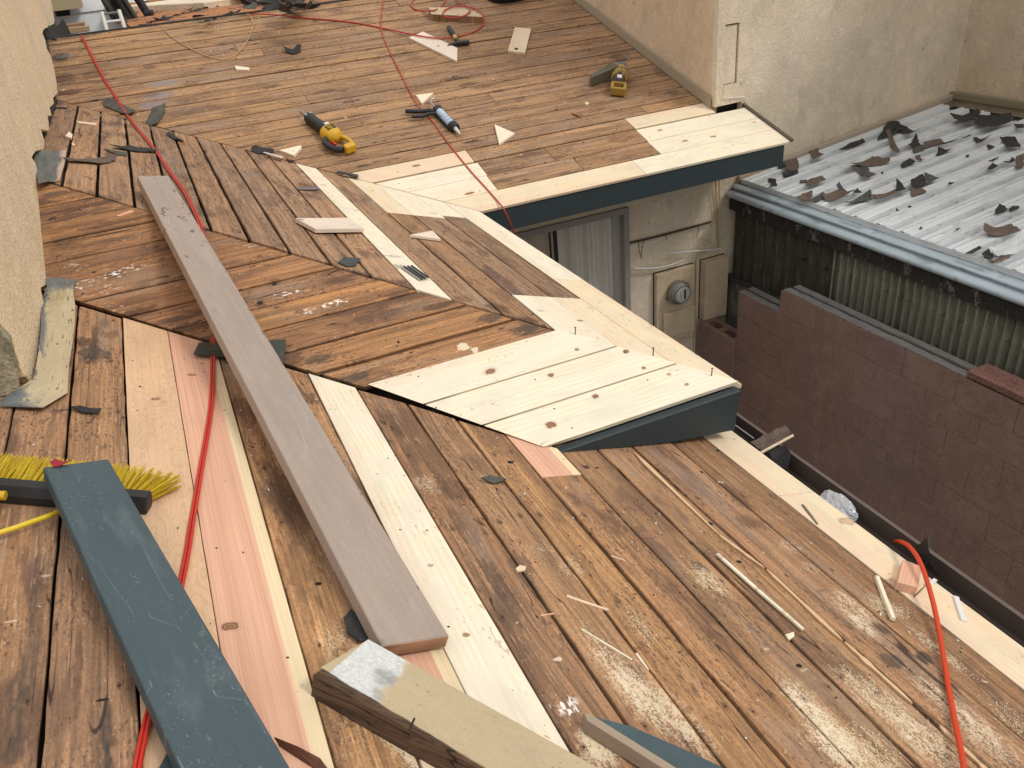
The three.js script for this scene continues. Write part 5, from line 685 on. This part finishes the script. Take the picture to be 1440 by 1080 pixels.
  { const b = thing('timber_beam', 'thick beige painted beam with a chipped white end in the foreground', 'beam'); const l = .07, T = [[451, 938], [518, 898.5], [885, 1104], [700, 1093]].map(p => hitW(p[0], p[1], 'A', l)), n = nrm('A');
    T[3] = hitW(473 + (655 - 473) * 1.6, 961 + (1065 - 961) * 1.6, 'A', l); const d = T[2].clone().sub(T[1]).normalize(), e = new THREE.Vector3().crossVectors(n, d), o = T[1].clone(), ut = p => { const v = p.clone().sub(o); return [v.dot(e) / .3, v.dot(d) / 2]; };
    const T0 = [hitW(441, 944, 'A', l), T[1], T[2], hitW(764, 1128, 'A', l)];
    mesh('beam', slab(T0.map(p => p.clone().addScaledVector(n, -.003)), .066, n, { bev: .006, uvf: p => [p.dot(d) * 1.6, p.y * 5 + p.dot(e) * 5] }), MAT({ map: M.rough, bumpMap: M.rough, bumpScale: .006, color: rgb(150, 122, 100), roughness: .95 }), b);
    _s = 12; const pt = []; const top = [T[0], T[1], T[2], T[3]]; for (let i = 0; i < 4; i++) { const p = top[i], q = top[(i + 1) % 4], m = i === 3 ? 40 : i === 0 ? 10 : 6; for (let k = 0; k < m; k++) { const x = p.clone().lerp(q, k / m); if (i === 3) x.addScaledVector(e, .006 * (fb(k * .3, 3, 5, 3) - .5) * (e.dot(T[0].clone().sub(T[1])) > 0 ? 1 : -1)); pt.push(x); } }
    const pm = MAT({ map: tex(256, 1024, (u, v, o) => { const nn = fb(u * 3, v * 12, 651, 4), f = vn(u * 90, v * 360, 653), c = ss(.062, .05, v + .025 * (fb(u * 7, v * 40, 655, 3) - .5)), sm = ss(.5, .75, fb(u * 2.5, v * 9, 657, 3)), gr = ss(.93, .98, vn(u * 60, v * 240, 659)); let k = .96 + .07 * nn + .05 * (f - .5); k *= 1 - .3 * gr; o[0] = lerp(186 * k, 166 * k, sm * .5); o[1] = lerp(166 * k, 150 * k, sm * .5); o[2] = lerp(132 * k, 124 * k, sm * .5); const cc = 206 + 30 * (f - .5) - 50 * ss(.6, .75, nn); for (let q = 0; q < 3; q++) o[q] = lerp(o[q], cc * (q === 2 ? .97 : 1), c); }), roughness: .75 });
    mesh('painted_face', slab(pt, .004, n, { bev: .001, uvf: ut }), pm, b); const np = hitW(575, 1028, 'A', .075); mesh('nail', rod(np, hitW(583, 1010, 'A', .105), .0022, 6), MAT({ color: rgb(60, 46, 36), roughness: .7 }), b); settle(b); }
  // slate wedge strip and scraps near the bottom edge
  { const b = thing('wedge_board', 'tapered slate-painted board with a pale cut edge at the bottom edge', 'board'); const n = nrm('A'), T = [[822, 1003], [840, 1008], [890, 1021], [985, 1063], [1060, 1100], [960, 1092]].map(p => hitW(p[0], p[1], 'A', .04)); mesh('board', noUV(slab(T, .036, n, { bev: .002 }), 3), M.slate, b); const E = [[821, 1002], [829, 1003], [968, 1090], [948, 1090], [826, 1013]].map(p => hitW(p[0], p[1], 'A', .0415)); mesh('cut_edge', noUV(slab(E, .034, n, { bev: .001 }), 3), MAT({ bumpMap: M.rough, bumpScale: .002, color: rgb(160, 141, 120), roughness: .9 }), b); settle(b); }
  plate('painted_board', [[212, 1100], [238, 1053], [256, 1062], [268, 1100]], 'A', .02, M.teal, 'corner of a dark slate board under the slate-blue board', 'board', { lift: .03 });
  { const n = nrm('A'); const A = [[385, 1036, .02], [420, 1050, .022], [450, 1066, .015], [468, 1090, .01]].map(p => hitW(...p.slice(0, 2), 'A', p[2])), B = [[393, 1048, .004], [420, 1066, .004], [445, 1082, .004], [456, 1096, .004]].map(p => hitW(...p.slice(0, 2), 'A', p[2])); solo('wood_strip', ribbon(A, B, 2, .006), MAT({ color: rgb(92, 54, 36), roughness: .8 }), 'dark brown curved strip beside the slate-blue board at the bottom', 'wood strip'); }
  plate('timber_block', [[675, 118], [797, 166], [768, 298], [640, 262]].map(([x, y]) => [1120 + x / 4.5, 760 + y / 4.5]), 'A', .028, M.fir, 'pink fir block on the pale eave plank by the orange hose', 'timber', { along: [3, 0], lift: .031 });
  const s = (a, b, w, h, m, label, o) => stick('wood_splinter', a, b, w, h, o && o.pl || 'A', m, label, 'wood splinter', o);
  s([1234, 809], [1257, 868], .013, .012, P, 'square pale stick leaning toward the pink fir block', { lb: .016 });
  stick('lath', [1345, 838], [1356, 872], .016, .008, 'A', M.white, 'short white-painted lath on the pale eave plank', 'lath');
  s([1009, 778], [1130, 884], .012, .006, P, 'long straight pale lath on the sawdust-covered planks', { la: .012, lb: .012, taper: .8 });
  s([797, 837], [856, 857], .008, .006, P2, 'splinter with a dark tip, upper of two on the planks', { taper: .7 });
  s([818, 884], [889, 927], .006, .005, P, 'long thin splinter, lower of two on the planks', { taper: .8 });
  s([895, 918], [912, 941], .006, .006, P, 'short pale splinter lying along a plank gap', { taper: .6 });
  s([760, 865], [780, 862], .004, .004, M.fir, 'tiny reddish splinter across a plank gap', { taper: .6 });
  plate('wood_chip', [[725, 799], [731, 794], [740, 796], [739, 801], [728, 803]], 'A', .006, M.pine2, 'tan wood chip on the planks right of the cream plank', 'wood chip');
  plate('wood_chip', [[433, 515], [470, 503], [472, 522], [450, 538]].map(([x, y]) => [960 + x / 3, 720 + y / 3]), 'A', .005, P, 'pale chip on a gap below the long straight lath', 'wood chip');
  s([860, 781], [880, 788], .004, .004, P2, 'small splinter at a wide plank gap', { taper: .6 });
  s([1129, 709], [1150, 736], .009, .006, M.greyw, 'grey splinter on the pale eave plank below the plastic bag', { taper: .5 });
  s([1392 / 1.0 - 107, 839], [1303, 822], .004, .003, M.greyw, 'curved grey sliver beside the pink fir block', { taper: .5 });
  s([1303, 822], [1316, 814], .012, .008, M.white, 'small white chip at the eave beside the orange hose', {});
  // a split batten wedged in the long gap
  const bat = thing('batten', 'pale split batten lying along a gap in the sawdust-covered planks', 'batten'); _s = 21; const seg = [[893, 637, 1012, 752], [1012, 752, 1075, 798], [1078, 800, 1185, 900], [1188, 902, 1283, 988], [1322, 1020, 1398, 1092]];
  for (const [a, b, c, d] of seg) { const A = hitW(a, b, 'A', .006), B = hitW(c, d, 'A', .006), n = nrm('A'), dd = B.clone().sub(A).normalize(), e = new THREE.Vector3().crossVectors(n, dd), Lp = [], Rp = []; const m = 16; for (let i = 0; i <= m; i++) { const p = A.clone().lerp(B, i / m), w = .007 * (.35 + 1.1 * fb(i * .35 + a, 2, 7, 2)) * Math.min(1, Math.min(i, m - i) * .5 + .2); Lp.push(p.clone().addScaledVector(e, w)); Rp.push(p.clone().addScaledVector(e, -w)); } mesh('sliver', ribbon(Lp, Rp, 1, .008), MAT({ map: M.pine2.map, roughness: .9, color: rgb(236, 222, 205) }), bat); } settle(bat);
  // upright nails
  const nl = (a, b, l, label) => { const base = hitW(a[0], a[1], l, .0), n = new THREE.Vector3(0, 1, 0), top = base.clone().add(new THREE.Vector3(.003, .05, 0)); const g = thing('nail', label, 'nail'); mesh('shank', rod(base, top, .0022, 7), MAT({ color: rgb(70, 50, 40), roughness: .6 }), g); mesh('head', rod(top, top.clone().add(new THREE.Vector3(0, .0015, 0)), .0045, 10), MAT({ color: rgb(70, 50, 40), roughness: .6 }), g); settle(g); };
  nl([809, 476], 0, 'D', 'bent nail standing at the upper end of the hip joint'); nl([918, 505], 0, 'D', 'nail standing midway along the new pine hip joint'); nl([1000, 534], 0, 'D', 'nail standing nearest the pine corner of the eave');
}
// ───────────── sawdust ─────────────
{
  const g = new THREE.TetrahedronGeometry(.0017); g.scale(1.5, .6, .9); const im = new THREE.InstancedMesh(g, MAT({ color: rgb(226, 208, 174), roughness: 1 }), 5200); _s = 909; const dm = new THREE.Object3D(); let k = 0;
  const sp = MARKS.A.filter(m => m[4] === 'dust'); const n = nrm('A'); const gaps = rows.A.map(r => r[0]);
  while (k < 5200) { const m = sp[Math.floor(rnd() * sp.length)], c = hit(m[0], m[1], 'A'); const a = rnd() * 6.283, r = Math.sqrt(-Math.log(1 - rnd() * .95)) * .62; const x = c.x + Math.cos(a) * r * m[2] / U, z = c.z + Math.sin(a) * r * m[3] / U; if (gaps.some(q => Math.abs(q - x) < .005) || (x > .164 && x < .253) || x < .06) { if (rnd() < .98) continue; else if (gaps.some(q => Math.abs(q - x) < .005)) continue; } dm.position.copy(V3(x, yOn('A', x, z), z)).addScaledVector(n, .0006); dm.rotation.set(rr(0, 6), rr(0, 6), rr(0, 6)); const s = rr(.5, 1.7); dm.scale.set(s, s, s); dm.updateMatrix(); im.setMatrixAt(k++, dm.matrix); }
  im.name = 'sawdust'; im.castShadow = im.receiveShadow = true; tag(im, 'pale sawdust scattered over the lower right planks', 'sawdust', null, 'stuff'); scene.add(im);
}
{ // small crumbs of wood, paint and felt on all four slopes
  _s = 3131; const g = new THREE.TetrahedronGeometry(.004); g.scale(1.6, .5, .8); const N = 1500, im = new THREE.InstancedMesh(g, MAT({ color: 0xffffff, roughness: 1 }), N), dm = new THREE.Object3D(); let k = 0;
  const inside = { A: (x, z) => inA(x, z) > 0 && x < 1.08 && z < -.4 && x > -.36, B: (x, z) => (x - z) > 4.12 && x < 2.5 && z > -5.15 && z < -3.02 && x > -.35, C: (x, z) => valC(x, z) > .02 && hipC(x, z) > .02 && x < 1.08 && x > -.33, D: (x, z) => hipD(x, z) > .02 && z < -1.34 && x > -.33 && SA * x - S * z > .62 };
  while (k < N) { const id = 'ABCD'[Math.floor(rnd() * 4)], b = SL[id].box, x = lerp(b[0], b[2], rnd()), z = lerp(b[1], b[3], rnd()); if (!inside[id](x, z) || fb(x * 5, z * 5, 61, 2) < rr(.25, .65)) continue; const q = SL[id].across === 'x' ? x : z; if (rows[id].some(r => Math.abs(r[0] - q) < .006)) continue;
    dm.position.copy(V3(x, yOn(id, x, z), z)).addScaledVector(nrm(id), .001); dm.rotation.set(rr(0, 6), rr(0, 6), rr(0, 6)); const s = rr(.3, 1.25) * (id === 'B' ? 1.5 : 1); dm.scale.set(s * rr(.6, 1.8), s, s); dm.updateMatrix(); im.setMatrixAt(k, dm.matrix); const t = rnd(); im.setColorAt(k, t < .45 ? rgb(222, 196, 150) : t < .65 ? rgb(226, 220, 212) : t < .85 ? rgb(60, 52, 48) : rgb(196, 150, 110)); k++; }
  im.name = 'crumbs'; im.castShadow = im.receiveShadow = true; tag(im, 'small crumbs of wood, paint and felt scattered on all the planks', 'debris', null, 'stuff'); scene.add(im);
}
// ───────────── cords and hoses ─────────────
{
  const path = (l, pl) => l.map(p => hitW(p[0], p[1], p[3] || pl, p[2] === undefined ? .008 : p[2]));
  { const h = thing('air_hose', 'red doubled hose running down the left side beneath both painted boards', 'hose'); const pts = path([[114, 50, .03, 'B'], [118, 56, .02, 'B'], [130, 80, .01, 'B'], [146, 110, .01, 'B'], [163, 137, .01, 'B'], [172, 151, .012, 'B'], [180, 163.5, .02, 'B'], [188, 174, .016, 'C'], [196, 184, .014, 'C'], [207, 197, .014, 'C'], [222, 216, .012, 'C'], [240, 243, .012, 'C'], [258, 267, .012, 'C'], [270, 290, .012, 'C'], [278, 307, .012, 'C'], [283, 322, .012, 'C'], [286, 340, .008, 'D'], [290, 375, .006, 'D'], [295, 420, .006, 'D'], [297, 450, .008, 'D'], [298, 470, .016, 'A'], [299, 490, .014, 'A'], [299, 525, .009, 'A'], [297, 570, .008, 'A'], [291, 612, .008, 'A'], [284, 652, .008, 'A'], [276, 700, .008, 'A'], [270, 735, .008, 'A'], [263, 780, .008, 'A'], [256, 815, .008, 'A'], [238, 890, .008, 'A'], [222, 950, .008, 'A'], [212, 995, .008, 'A'], [205, 1022, .008, 'A'], [198, 1055, .008, 'A'], [190, 1095, .008, 'A']]);
    const off = pts.map((p, i) => p.clone().add(new THREE.Vector3(.0048, .001, 0))), of2 = pts.map(p => p.clone().add(new THREE.Vector3(-.0048, 0, 0))); mesh('strand', tube(off, .0046, 240, 8), M.red, h); mesh('strand', tube(of2, .0046, 240, 8), M.red, h); settle(h); }
  solo('cord', tube(path([[541, -8], [538, 8], [535.5, 28], [537, 45], [546, 68], [558, 92], [574, 124], [590, 150, .02], [606, 168], [625, 194], [645, 220], [664, 243], [684, 265], [699, 282, .01], [707, 292, .02], [713, 303, -.03], [718, 315, -.1], [722, 328, -.2]], 'B'), .0055, 200, 7), M.redDim, 'thin red cord crossing the far planks and hanging over the eave', 'cord');
  solo('cord', tube(path([[350, 19, .02], [375, 20, .03], [400, 22, .02], [430, 25.5], [470, 28.5], [505, 33], [540, 40], [575, 47.5, .03], [600, 52, .035], [625, 54, .03], [650, 50], [668, 44], [679, 34, .02], [680, 24, .07], [673, 15, .075], [662, 10.5, .075], [645, 9, .08], [630, 12, .075], [623, 17.5, .075], [627, 23.5, .075], [640, 25, .075], [653, 22, .075], [661, 15, .075], [660, 11, .085], [648, 4, .05], [640, -4, .02]], 'B'), .0068, 300, 7), M.redDim, 'red extension cord looping over the grey-topped timber block', 'cord');
  solo('cord', tube(path([[588, -5], [579, 3], [578, 8], [584, 13], [595, 15.5], [602, 15, .06], [610, 14.5, .075], [619, 10, .03], [625, 2], [626, -6]], 'B'), .0068, 90, 7), M.redDim, 'small red cord loop left of the timber block', 'cord');
  solo('cord', tube(path([[347, 19, .03], [353, 23, .03], [356, 33], [354, 44], [348, 57], [338, 71], [326, 80], [312, 83.5], [298, 81], [280, 74], [262, 65], [246, 55], [234, 45], [225, 35]], 'B'), .0042, 120, 6), M.tanCord, 'thin tan cord curving over the far planks', 'cord');
  solo('hose', tube(path([[1259, 762, -.02], [1267, 762, .03], [1277, 767, .05], [1288, 780, .06], [1297, 798, .06], [1306, 825, .05], [1314, 855, .035], [1321, 890, .02], [1327, 925, .016], [1333, 962, .014], [1340, 1000, .016], [1347, 1035, .022], [1354, 1070, .03], [1358, 1100, .035]], 'A'), .0072, 160, 10), M.orange, 'orange-red hose coming out of the eave gutter over the right planks', 'hose');
  solo('cord', tube(path([[-20, 757, .03], [0, 749, .03], [25, 741, .03], [50, 732, .028], [70, 725, .025], [92, 716, .02]], 'A'), .0068, 40, 9), M.yellowCord, 'yellow cord end sticking out under the broom', 'cord');
}
// ───────────── broom ─────────────
{
  const b = thing('broom', 'push broom head with yellow bristles and black block under the slate board', 'broom'); const A = hitW(-60, 683, 'A', .028), B = hitW(207, 706, 'A', .028), d = B.clone().sub(A).normalize(), n = nrm('A'), away = new THREE.Vector3().crossVectors(n, d); if (away.z > 0) away.negate();
  const L = A.distanceTo(B); const hs = new THREE.Shape([[-.02, -.02], [.02, -.024], [.024, .0], [.016, .02], [-.016, .022], [-.024, 0]].map(p => new THREE.Vector2(...p))); const hg = new THREE.ExtrudeGeometry(hs, { depth: L, bevelEnabled: true, bevelSize: .004, bevelThickness: .006, bevelSegments: 2 }); hg.applyMatrix4(new THREE.Matrix4().makeBasis(away, n, d)); hg.translate(A.x, A.y, A.z); mesh('block', noUV(hg.toNonIndexed()), M.black, b);
  _s = 606; const mats = [MAT({ color: rgb(208, 178, 34), roughness: .6 }), MAT({ color: rgb(192, 158, 26), roughness: .6 }), MAT({ color: rgb(216, 190, 60), roughness: .6 })], acc = [[], [], []];
  const nt = Math.round(L / .0135); for (let t = 0; t < nt; t++) for (let rw = 0; rw < 3; rw++) { const f = (t + .5) / nt, c = A.clone().addScaledVector(d, f * L).addScaledVector(away, .02).addScaledVector(n, (rw - 1) * .011); const fl = Math.pow(Math.max(0, (f - .8) / .2), 1.6) * .75; for (let k = 0; k < 20; k++) { const root = c.clone().addScaledVector(d, rr(-.0035, .0035)).addScaledVector(n, rr(-.0035, .0035)), len = rr(.1, .118), dir = away.clone().addScaledVector(d, fl + rr(-.06, .06)).addScaledVector(n, (rw - 1) * .07 + .06 + rr(-.05, .05)).normalize(), e = root.clone().addScaledVector(dir, len), m = root.clone().lerp(e, .55).addScaledVector(n, rr(-.003, .003)); const s = d.clone().multiplyScalar(.0011), s2 = n.clone().multiplyScalar(.0011); const g = new THREE.BufferGeometry(), ps = []; const q = (p, w, r, w2) => { for (const v of [s, s2]) { const a = p.clone().addScaledVector(v, w), a2 = p.clone().addScaledVector(v, -w), c1 = r.clone().addScaledVector(v, w2), c2 = r.clone().addScaledVector(v, -w2); for (const x of [a, a2, c2, a, c2, c1]) ps.push(x.x, x.y, x.z); } }; q(root, 1, m, 1); q(m, 1, e, .6); acc[(k + t) % 3].push(ps); } }
  acc.forEach((l, i) => { const g = new THREE.BufferGeometry(); const a = new Float32Array(l.length * 72); l.forEach((p, k) => a.set(p, k * 72)); g.setAttribute('position', new THREE.BufferAttribute(a, 3)); g.setAttribute('uv', new THREE.BufferAttribute(new Float32Array(l.length * 48), 2)); g.computeVertexNormals(); const m = mesh('bristles', g, mats[i], b); m.userData.kind = 'stuff'; });
  const sk = hitW(-4, 700, 'A', .05); mesh('socket', rod(sk.clone().addScaledVector(d, -.1), hitW(8, 697, 'A', .055), .012), M.yellow, b); settle(b);
  flake('tape_scrap', [[70, 652], [78, 647], [92, 649], [100, 650], [86, 655], [76, 656]], 'A', MAT({ color: rgb(150, 30, 44), roughness: .7 }), 'crumpled dark red tag at the top end of the slate-blue board', 'tag', { lift: .117, curl: .5, thick: .002 });
}
// ───────────── tools ─────────────
function frame(a, b, pl, lift) { const A = hitW(a[0], a[1], pl, lift), B = hitW(b[0], b[1], pl, lift), n = nrm(pl), x = B.clone().sub(A); const L = x.length(); x.normalize(); const z = new THREE.Vector3().crossVectors(x, n).normalize(); return { m: new THREE.Matrix4().makeBasis(x, n, z).setPosition(A), L }; }
const lathe = pts => { const g = new THREE.LatheGeometry(pts.map(p => new THREE.Vector2(p[1], p[0])), 22); g.rotateZ(-Math.PI / 2); return g; };
{ // reciprocating saw, yellow and black
  const s = thing('reciprocating_saw', 'yellow and black reciprocating saw with its blade pointing away', 'saw'); const { m, L } = frame([422, 157], [493, 209], 'B', .045), k = L / .62, put = (name, g, mat) => { g.scale(k, k, k); g.applyMatrix4(m); mesh(name, noUV(g.index ? g.toNonIndexed() : g, 4), mat, s); };
  put('blade', box(.13, .02, .003, .06, 0, 0), M.steel); put('shoe', merge([box(.012, .07, .05, .105, 0, 0, .004), box(.035, .012, .05, .118, .03, 0, .004)]), M.steel);
  const bt = lathe([[.1, .0], [.1, .036], [.13, .043], [.2, .04], [.3, .046], [.345, .05], [.345, 0]]); bt.scale(1, 1, .92); put('boot', bt, M.black);
  const yb = lathe([[.33, 0], [.33, .047], [.345, .057], [.385, .063], [.42, .06], [.46, .05], [.47, 0]]); yb.scale(1, .9, 1.05); put('motor_housing', yb, M.yellow); put('vent', merge([0, 1, 2, 3].map(i => box(.004, .006, .06, .37 + i * .014, .054, 0))), M.black); put('plate', box(.022, .004, .03, .325, .048, -.012), M.white);
  put('handle_arm', tube([new THREE.Vector3(.44, 0, -.03), new THREE.Vector3(.5, .004, -.045), new THREE.Vector3(.56, .004, -.045), new THREE.Vector3(.605, .002, -.03), new THREE.Vector3(.618, 0, .02)], .015, 30, 10), M.yellow);
  put('grip', tube([new THREE.Vector3(.42, 0, .055), new THREE.Vector3(.45, 0, .085), new THREE.Vector3(.51, 0, .093), new THREE.Vector3(.57, 0, .08), new THREE.Vector3(.605, 0, .045)], .021, 30, 10), M.black); put('end_cap', new RoundedBoxGeometry(.05, .06, .08, 3, .015).translate(.61, 0, .0), M.yellow); put('trigger', new RoundedBoxGeometry(.05, .02, .015, 2, .005).translate(.5, 0, .05), M.red); settle(s);
}
{ // second saw, worn
  const s = thing('reciprocating_saw', 'worn tan saw with a square battery frame beside the slate-grey block', 'saw'); const { m, L } = frame([872, 92], [869, 131], 'B', .05), k = L / .4, put = (name, g, mat) => { g.scale(k, k, k); g.applyMatrix4(m); mesh(name, noUV(g.index ? g.toNonIndexed() : g, 4), mat, s); };
  M.worn = MAT({ map: tex(128, 128, (u, v, o) => { const w = ss(.45, .6, fb(u * 7, v * 7, 701, 4)); o[0] = lerp(196, 92, w); o[1] = lerp(160, 80, w); o[2] = lerp(84, 60, w); }), roughness: .8 });
  put('blade', box(.1, .016, .003, -.02, .04, -.05).rotateY(.5), M.steel); put('shoe', new RoundedBoxGeometry(.05, .06, .06, 2, .008).translate(.03, 0, -.01), MAT({ color: rgb(104, 112, 116), roughness: .5 }));
  put('housing', lathe([[.06, 0], [.06, .036], [.09, .05], [.16, .055], [.2, .05], [.2, 0]]), M.worn); put('grip', lathe([[.2, 0], [.2, .04], [.25, .045], [.29, .04], [.29, 0]]), MAT({ color: rgb(66, 58, 44), roughness: .7 })); put('plate', box(.04, .006, .03, .26, .045, .0), M.white);
  put('battery_frame', merge([box(.022, .05, .09, .295, 0, 0, .006), box(.022, .05, .09, .375, 0, 0, .006), box(.09, .05, .02, .335, 0, -.04, .006), box(.09, .05, .02, .335, 0, .04, .006), box(.07, .02, .07, .335, -.02, 0)]), MAT({ color: rgb(158, 124, 52), roughness: .7 })); settle(s);
}
{ // caulking gun
  const s = thing('caulking_gun', 'black caulking gun with a pale blue cartridge beside the thin red cord', 'caulking gun'); const { m, L } = frame([612, 151], [647, 188], 'B', .035), k = L / .36, put = (name, g, mat) => { g.scale(k, k, k); g.applyMatrix4(m); mesh(name, noUV(g.index ? g.toNonIndexed() : g, 4), mat, s); };
  put('cartridge', lathe([[.06, 0], [.06, .026], [.26, .026], [.26, 0]]), MAT({ map: tex(64, 128, (u, v, o) => { const w = Math.sin(v * 40) > .5 && v > .5 ? .8 : 1; o[0] = 176 * w; o[1] = 194 * w; o[2] = 212 * w; }), roughness: .4 })); put('cradle', merge([box(.24, .012, .03, .15, -.026, 0), lathe([[.25, 0], [.25, .032], [.29, .032], [.29, 0]]), lathe([[.03, 0], [.03, .032], [.065, .03], [.065, 0]]), box(.22, .022, .008, .15, -.01, .027), box(.22, .022, .008, .15, -.01, -.027)]), M.black);
  put('nozzle', lathe([[.29, 0], [.29, .014], [.31, .012], [.365, .004], [.365, 0]]), MAT({ color: rgb(206, 208, 204), roughness: .35 }));
  put('handle', tube([new THREE.Vector3(.05, 0, .01), new THREE.Vector3(.02, 0, .06), new THREE.Vector3(.005, .0, .12), new THREE.Vector3(-.03, .0, .19)], .014, 24, 8), M.black); put('trigger', tube([new THREE.Vector3(.07, 0, .03), new THREE.Vector3(.06, .0, .08), new THREE.Vector3(.07, 0, .12), new THREE.Vector3(.05, .0, .18)], .011, 24, 8), M.black);
  put('rod', tube([new THREE.Vector3(.04, 0, 0), new THREE.Vector3(-.06, .005, 0), new THREE.Vector3(-.085, .01, -.01), new THREE.Vector3(-.09, .01, -.04), new THREE.Vector3(-.07, .01, -.06)], .005, 30, 7), M.steel); settle(s);
}
{ // hammer
  const s = thing('hammer', 'black hammer with a yellow band lying by the white painted offcut', 'hammer'); const { m, L } = frame([631, 39], [646, 61], 'B', .022), k = L / .33, put = (name, g, mat) => { g.scale(k, k, k); g.applyMatrix4(m); mesh(name, noUV(g.index ? g.toNonIndexed() : g, 4), mat, s); };
  put('grip', lathe([[0, 0], [0, .02], [.06, .018], [.17, .019], [.18, 0]]), M.black); put('band', lathe([[.18, 0], [.18, .018], [.24, .016], [.24, 0]]), MAT({ color: rgb(196, 156, 86), roughness: .6 })); put('neck', lathe([[.24, 0], [.24, .013], [.32, .014], [.32, 0]]), M.black);
  put('head', merge([box(.035, .035, .06, .33, 0, -.005, .006), lathe([[0, 0], [0, .018], [.05, .02], [.055, 0]]).rotateY(-Math.PI / 2).translate(.33, 0, -.085), tube([new THREE.Vector3(.33, 0, .02), new THREE.Vector3(.335, 0, .07), new THREE.Vector3(.35, -.01, .11)], .013, 16, 7)]), M.black); settle(s);
}
// ───────────── eave gutter with rubbish ─────────────
{
  const X = 1.108, yG = -1.165, gp = [[X, yG], [X, yG - .07], [X + .066, yG - .07], [X + .071, yG - .055], [X + .073, yG - .012], [X + .078, yG - .008], [X + .078, yG - .003], [X + .069, yG - .003], [X + .0695, yG - .05], [X + .063, yG - .064], [X + .003, yG - .064], [X + .003, yG]];
  const sh = new THREE.Shape(gp.map(p => new THREE.Vector2(p[0] * U, p[1] * U + CY))), g = new THREE.ExtrudeGeometry(sh, { depth: 2.6 * U, bevelEnabled: false }); g.translate(0, 0, -1.86 * U); const gm = mesh('gutter', noUV(g.toNonIndexed()), MAT({ color: rgb(96, 82, 74), roughness: .6 }), house); gm.userData.label = 'brown eave gutter with a pale lip';
  mesh('gutter_lining', box(.062 * U, .006, 2.58 * U, (X + .035) * U, CY + (yG - .06) * U, -.56 * U), MAT({ color: rgb(34, 33, 32), roughness: 1 }), gm);
  const on = (x, y, l = 0) => hitW(x, y, { n: [0, 1, 0], d: yG + l / U });
  const fs = (name, px, mat, label, cat, o = {}) => solo(name, flakeGeo(px.map(p => on(p[0], p[1], p[2] || 0)), new THREE.Vector3(-.2, .95, .2).normalize(), o.thick || .005, o.curl === undefined ? .3 : o.curl, fseed++), mat, label, cat);
  fs('shingle_piece', [[1055, 622, .02], [1104, 598, .07], [1112, 607, .07], [1104, 618, .05], [1072, 634, .0]], M.shBrown, 'brown gritty shingle sticking out of the eave gutter', 'shingle piece', { curl: .1 });
  fs('shingle_piece', [[1077, 637, .0], [1105, 624, .05], [1112, 640, .03], [1108, 662, -.02], [1096, 656, -.02]], M.shBlack, 'dark speckled shingle hanging in the eave gutter below the pale stick', 'shingle piece', { curl: .4 });
  { const A = on(1068, 638, .01), B = on(1116, 612, .08); solo('wood_splinter', rod(A, B, .006, 5), M.pine2, 'pale stick poking out of the eave gutter between two shingles', 'wood splinter'); }
  { const A = on(1028, 594, .0), B = on(1060, 617, .0); solo('metal_strip', rod(A, B, .004, 5), M.steel, 'thin grey strip in the gutter near the pine corner', 'metal strip'); }
  { const g = new THREE.IcosahedronGeometry(1, 14); const p = g.attributes.position; for (let i = 0; i < p.count; i++) { const x = p.getX(i), y = p.getY(i), z = p.getZ(i), f = 1 + .5 * (fb(x * 2.4 + 7 + y, z * 2.4 + y * 2, 801, 4) - .5) + .12 * Math.abs(vn(x * 7 + y * 3, z * 7, 805) - .5); p.setXYZ(i, x * .05 * f, y * .045 * f, z * .075 * f); } g.computeVertexNormals(); const c = on(1178, 714, -.01); g.translate(c.x, c.y, c.z); solo('plastic_bag', g, new THREE.MeshPhysicalMaterial({ color: rgb(225, 225, 228), transmission: .55, thickness: 0, roughness: .25, side: THREE.DoubleSide }), 'crumpled clear plastic bag stuck in the eave gutter', 'plastic bag'); }
  fs('felt_scrap', [[1282, 770, .02], [1304, 756, .1], [1306, 772, .07], [1312, 790, .03], [1322, 812, .0], [1306, 800, -.02]], M.shBlack, 'ragged black felt rising from the gutter behind the orange hose', 'felt scrap', { curl: .2 });
}
settle(house);
camera.updateMatrixWorld(true);
renderer.render(scene, camera);
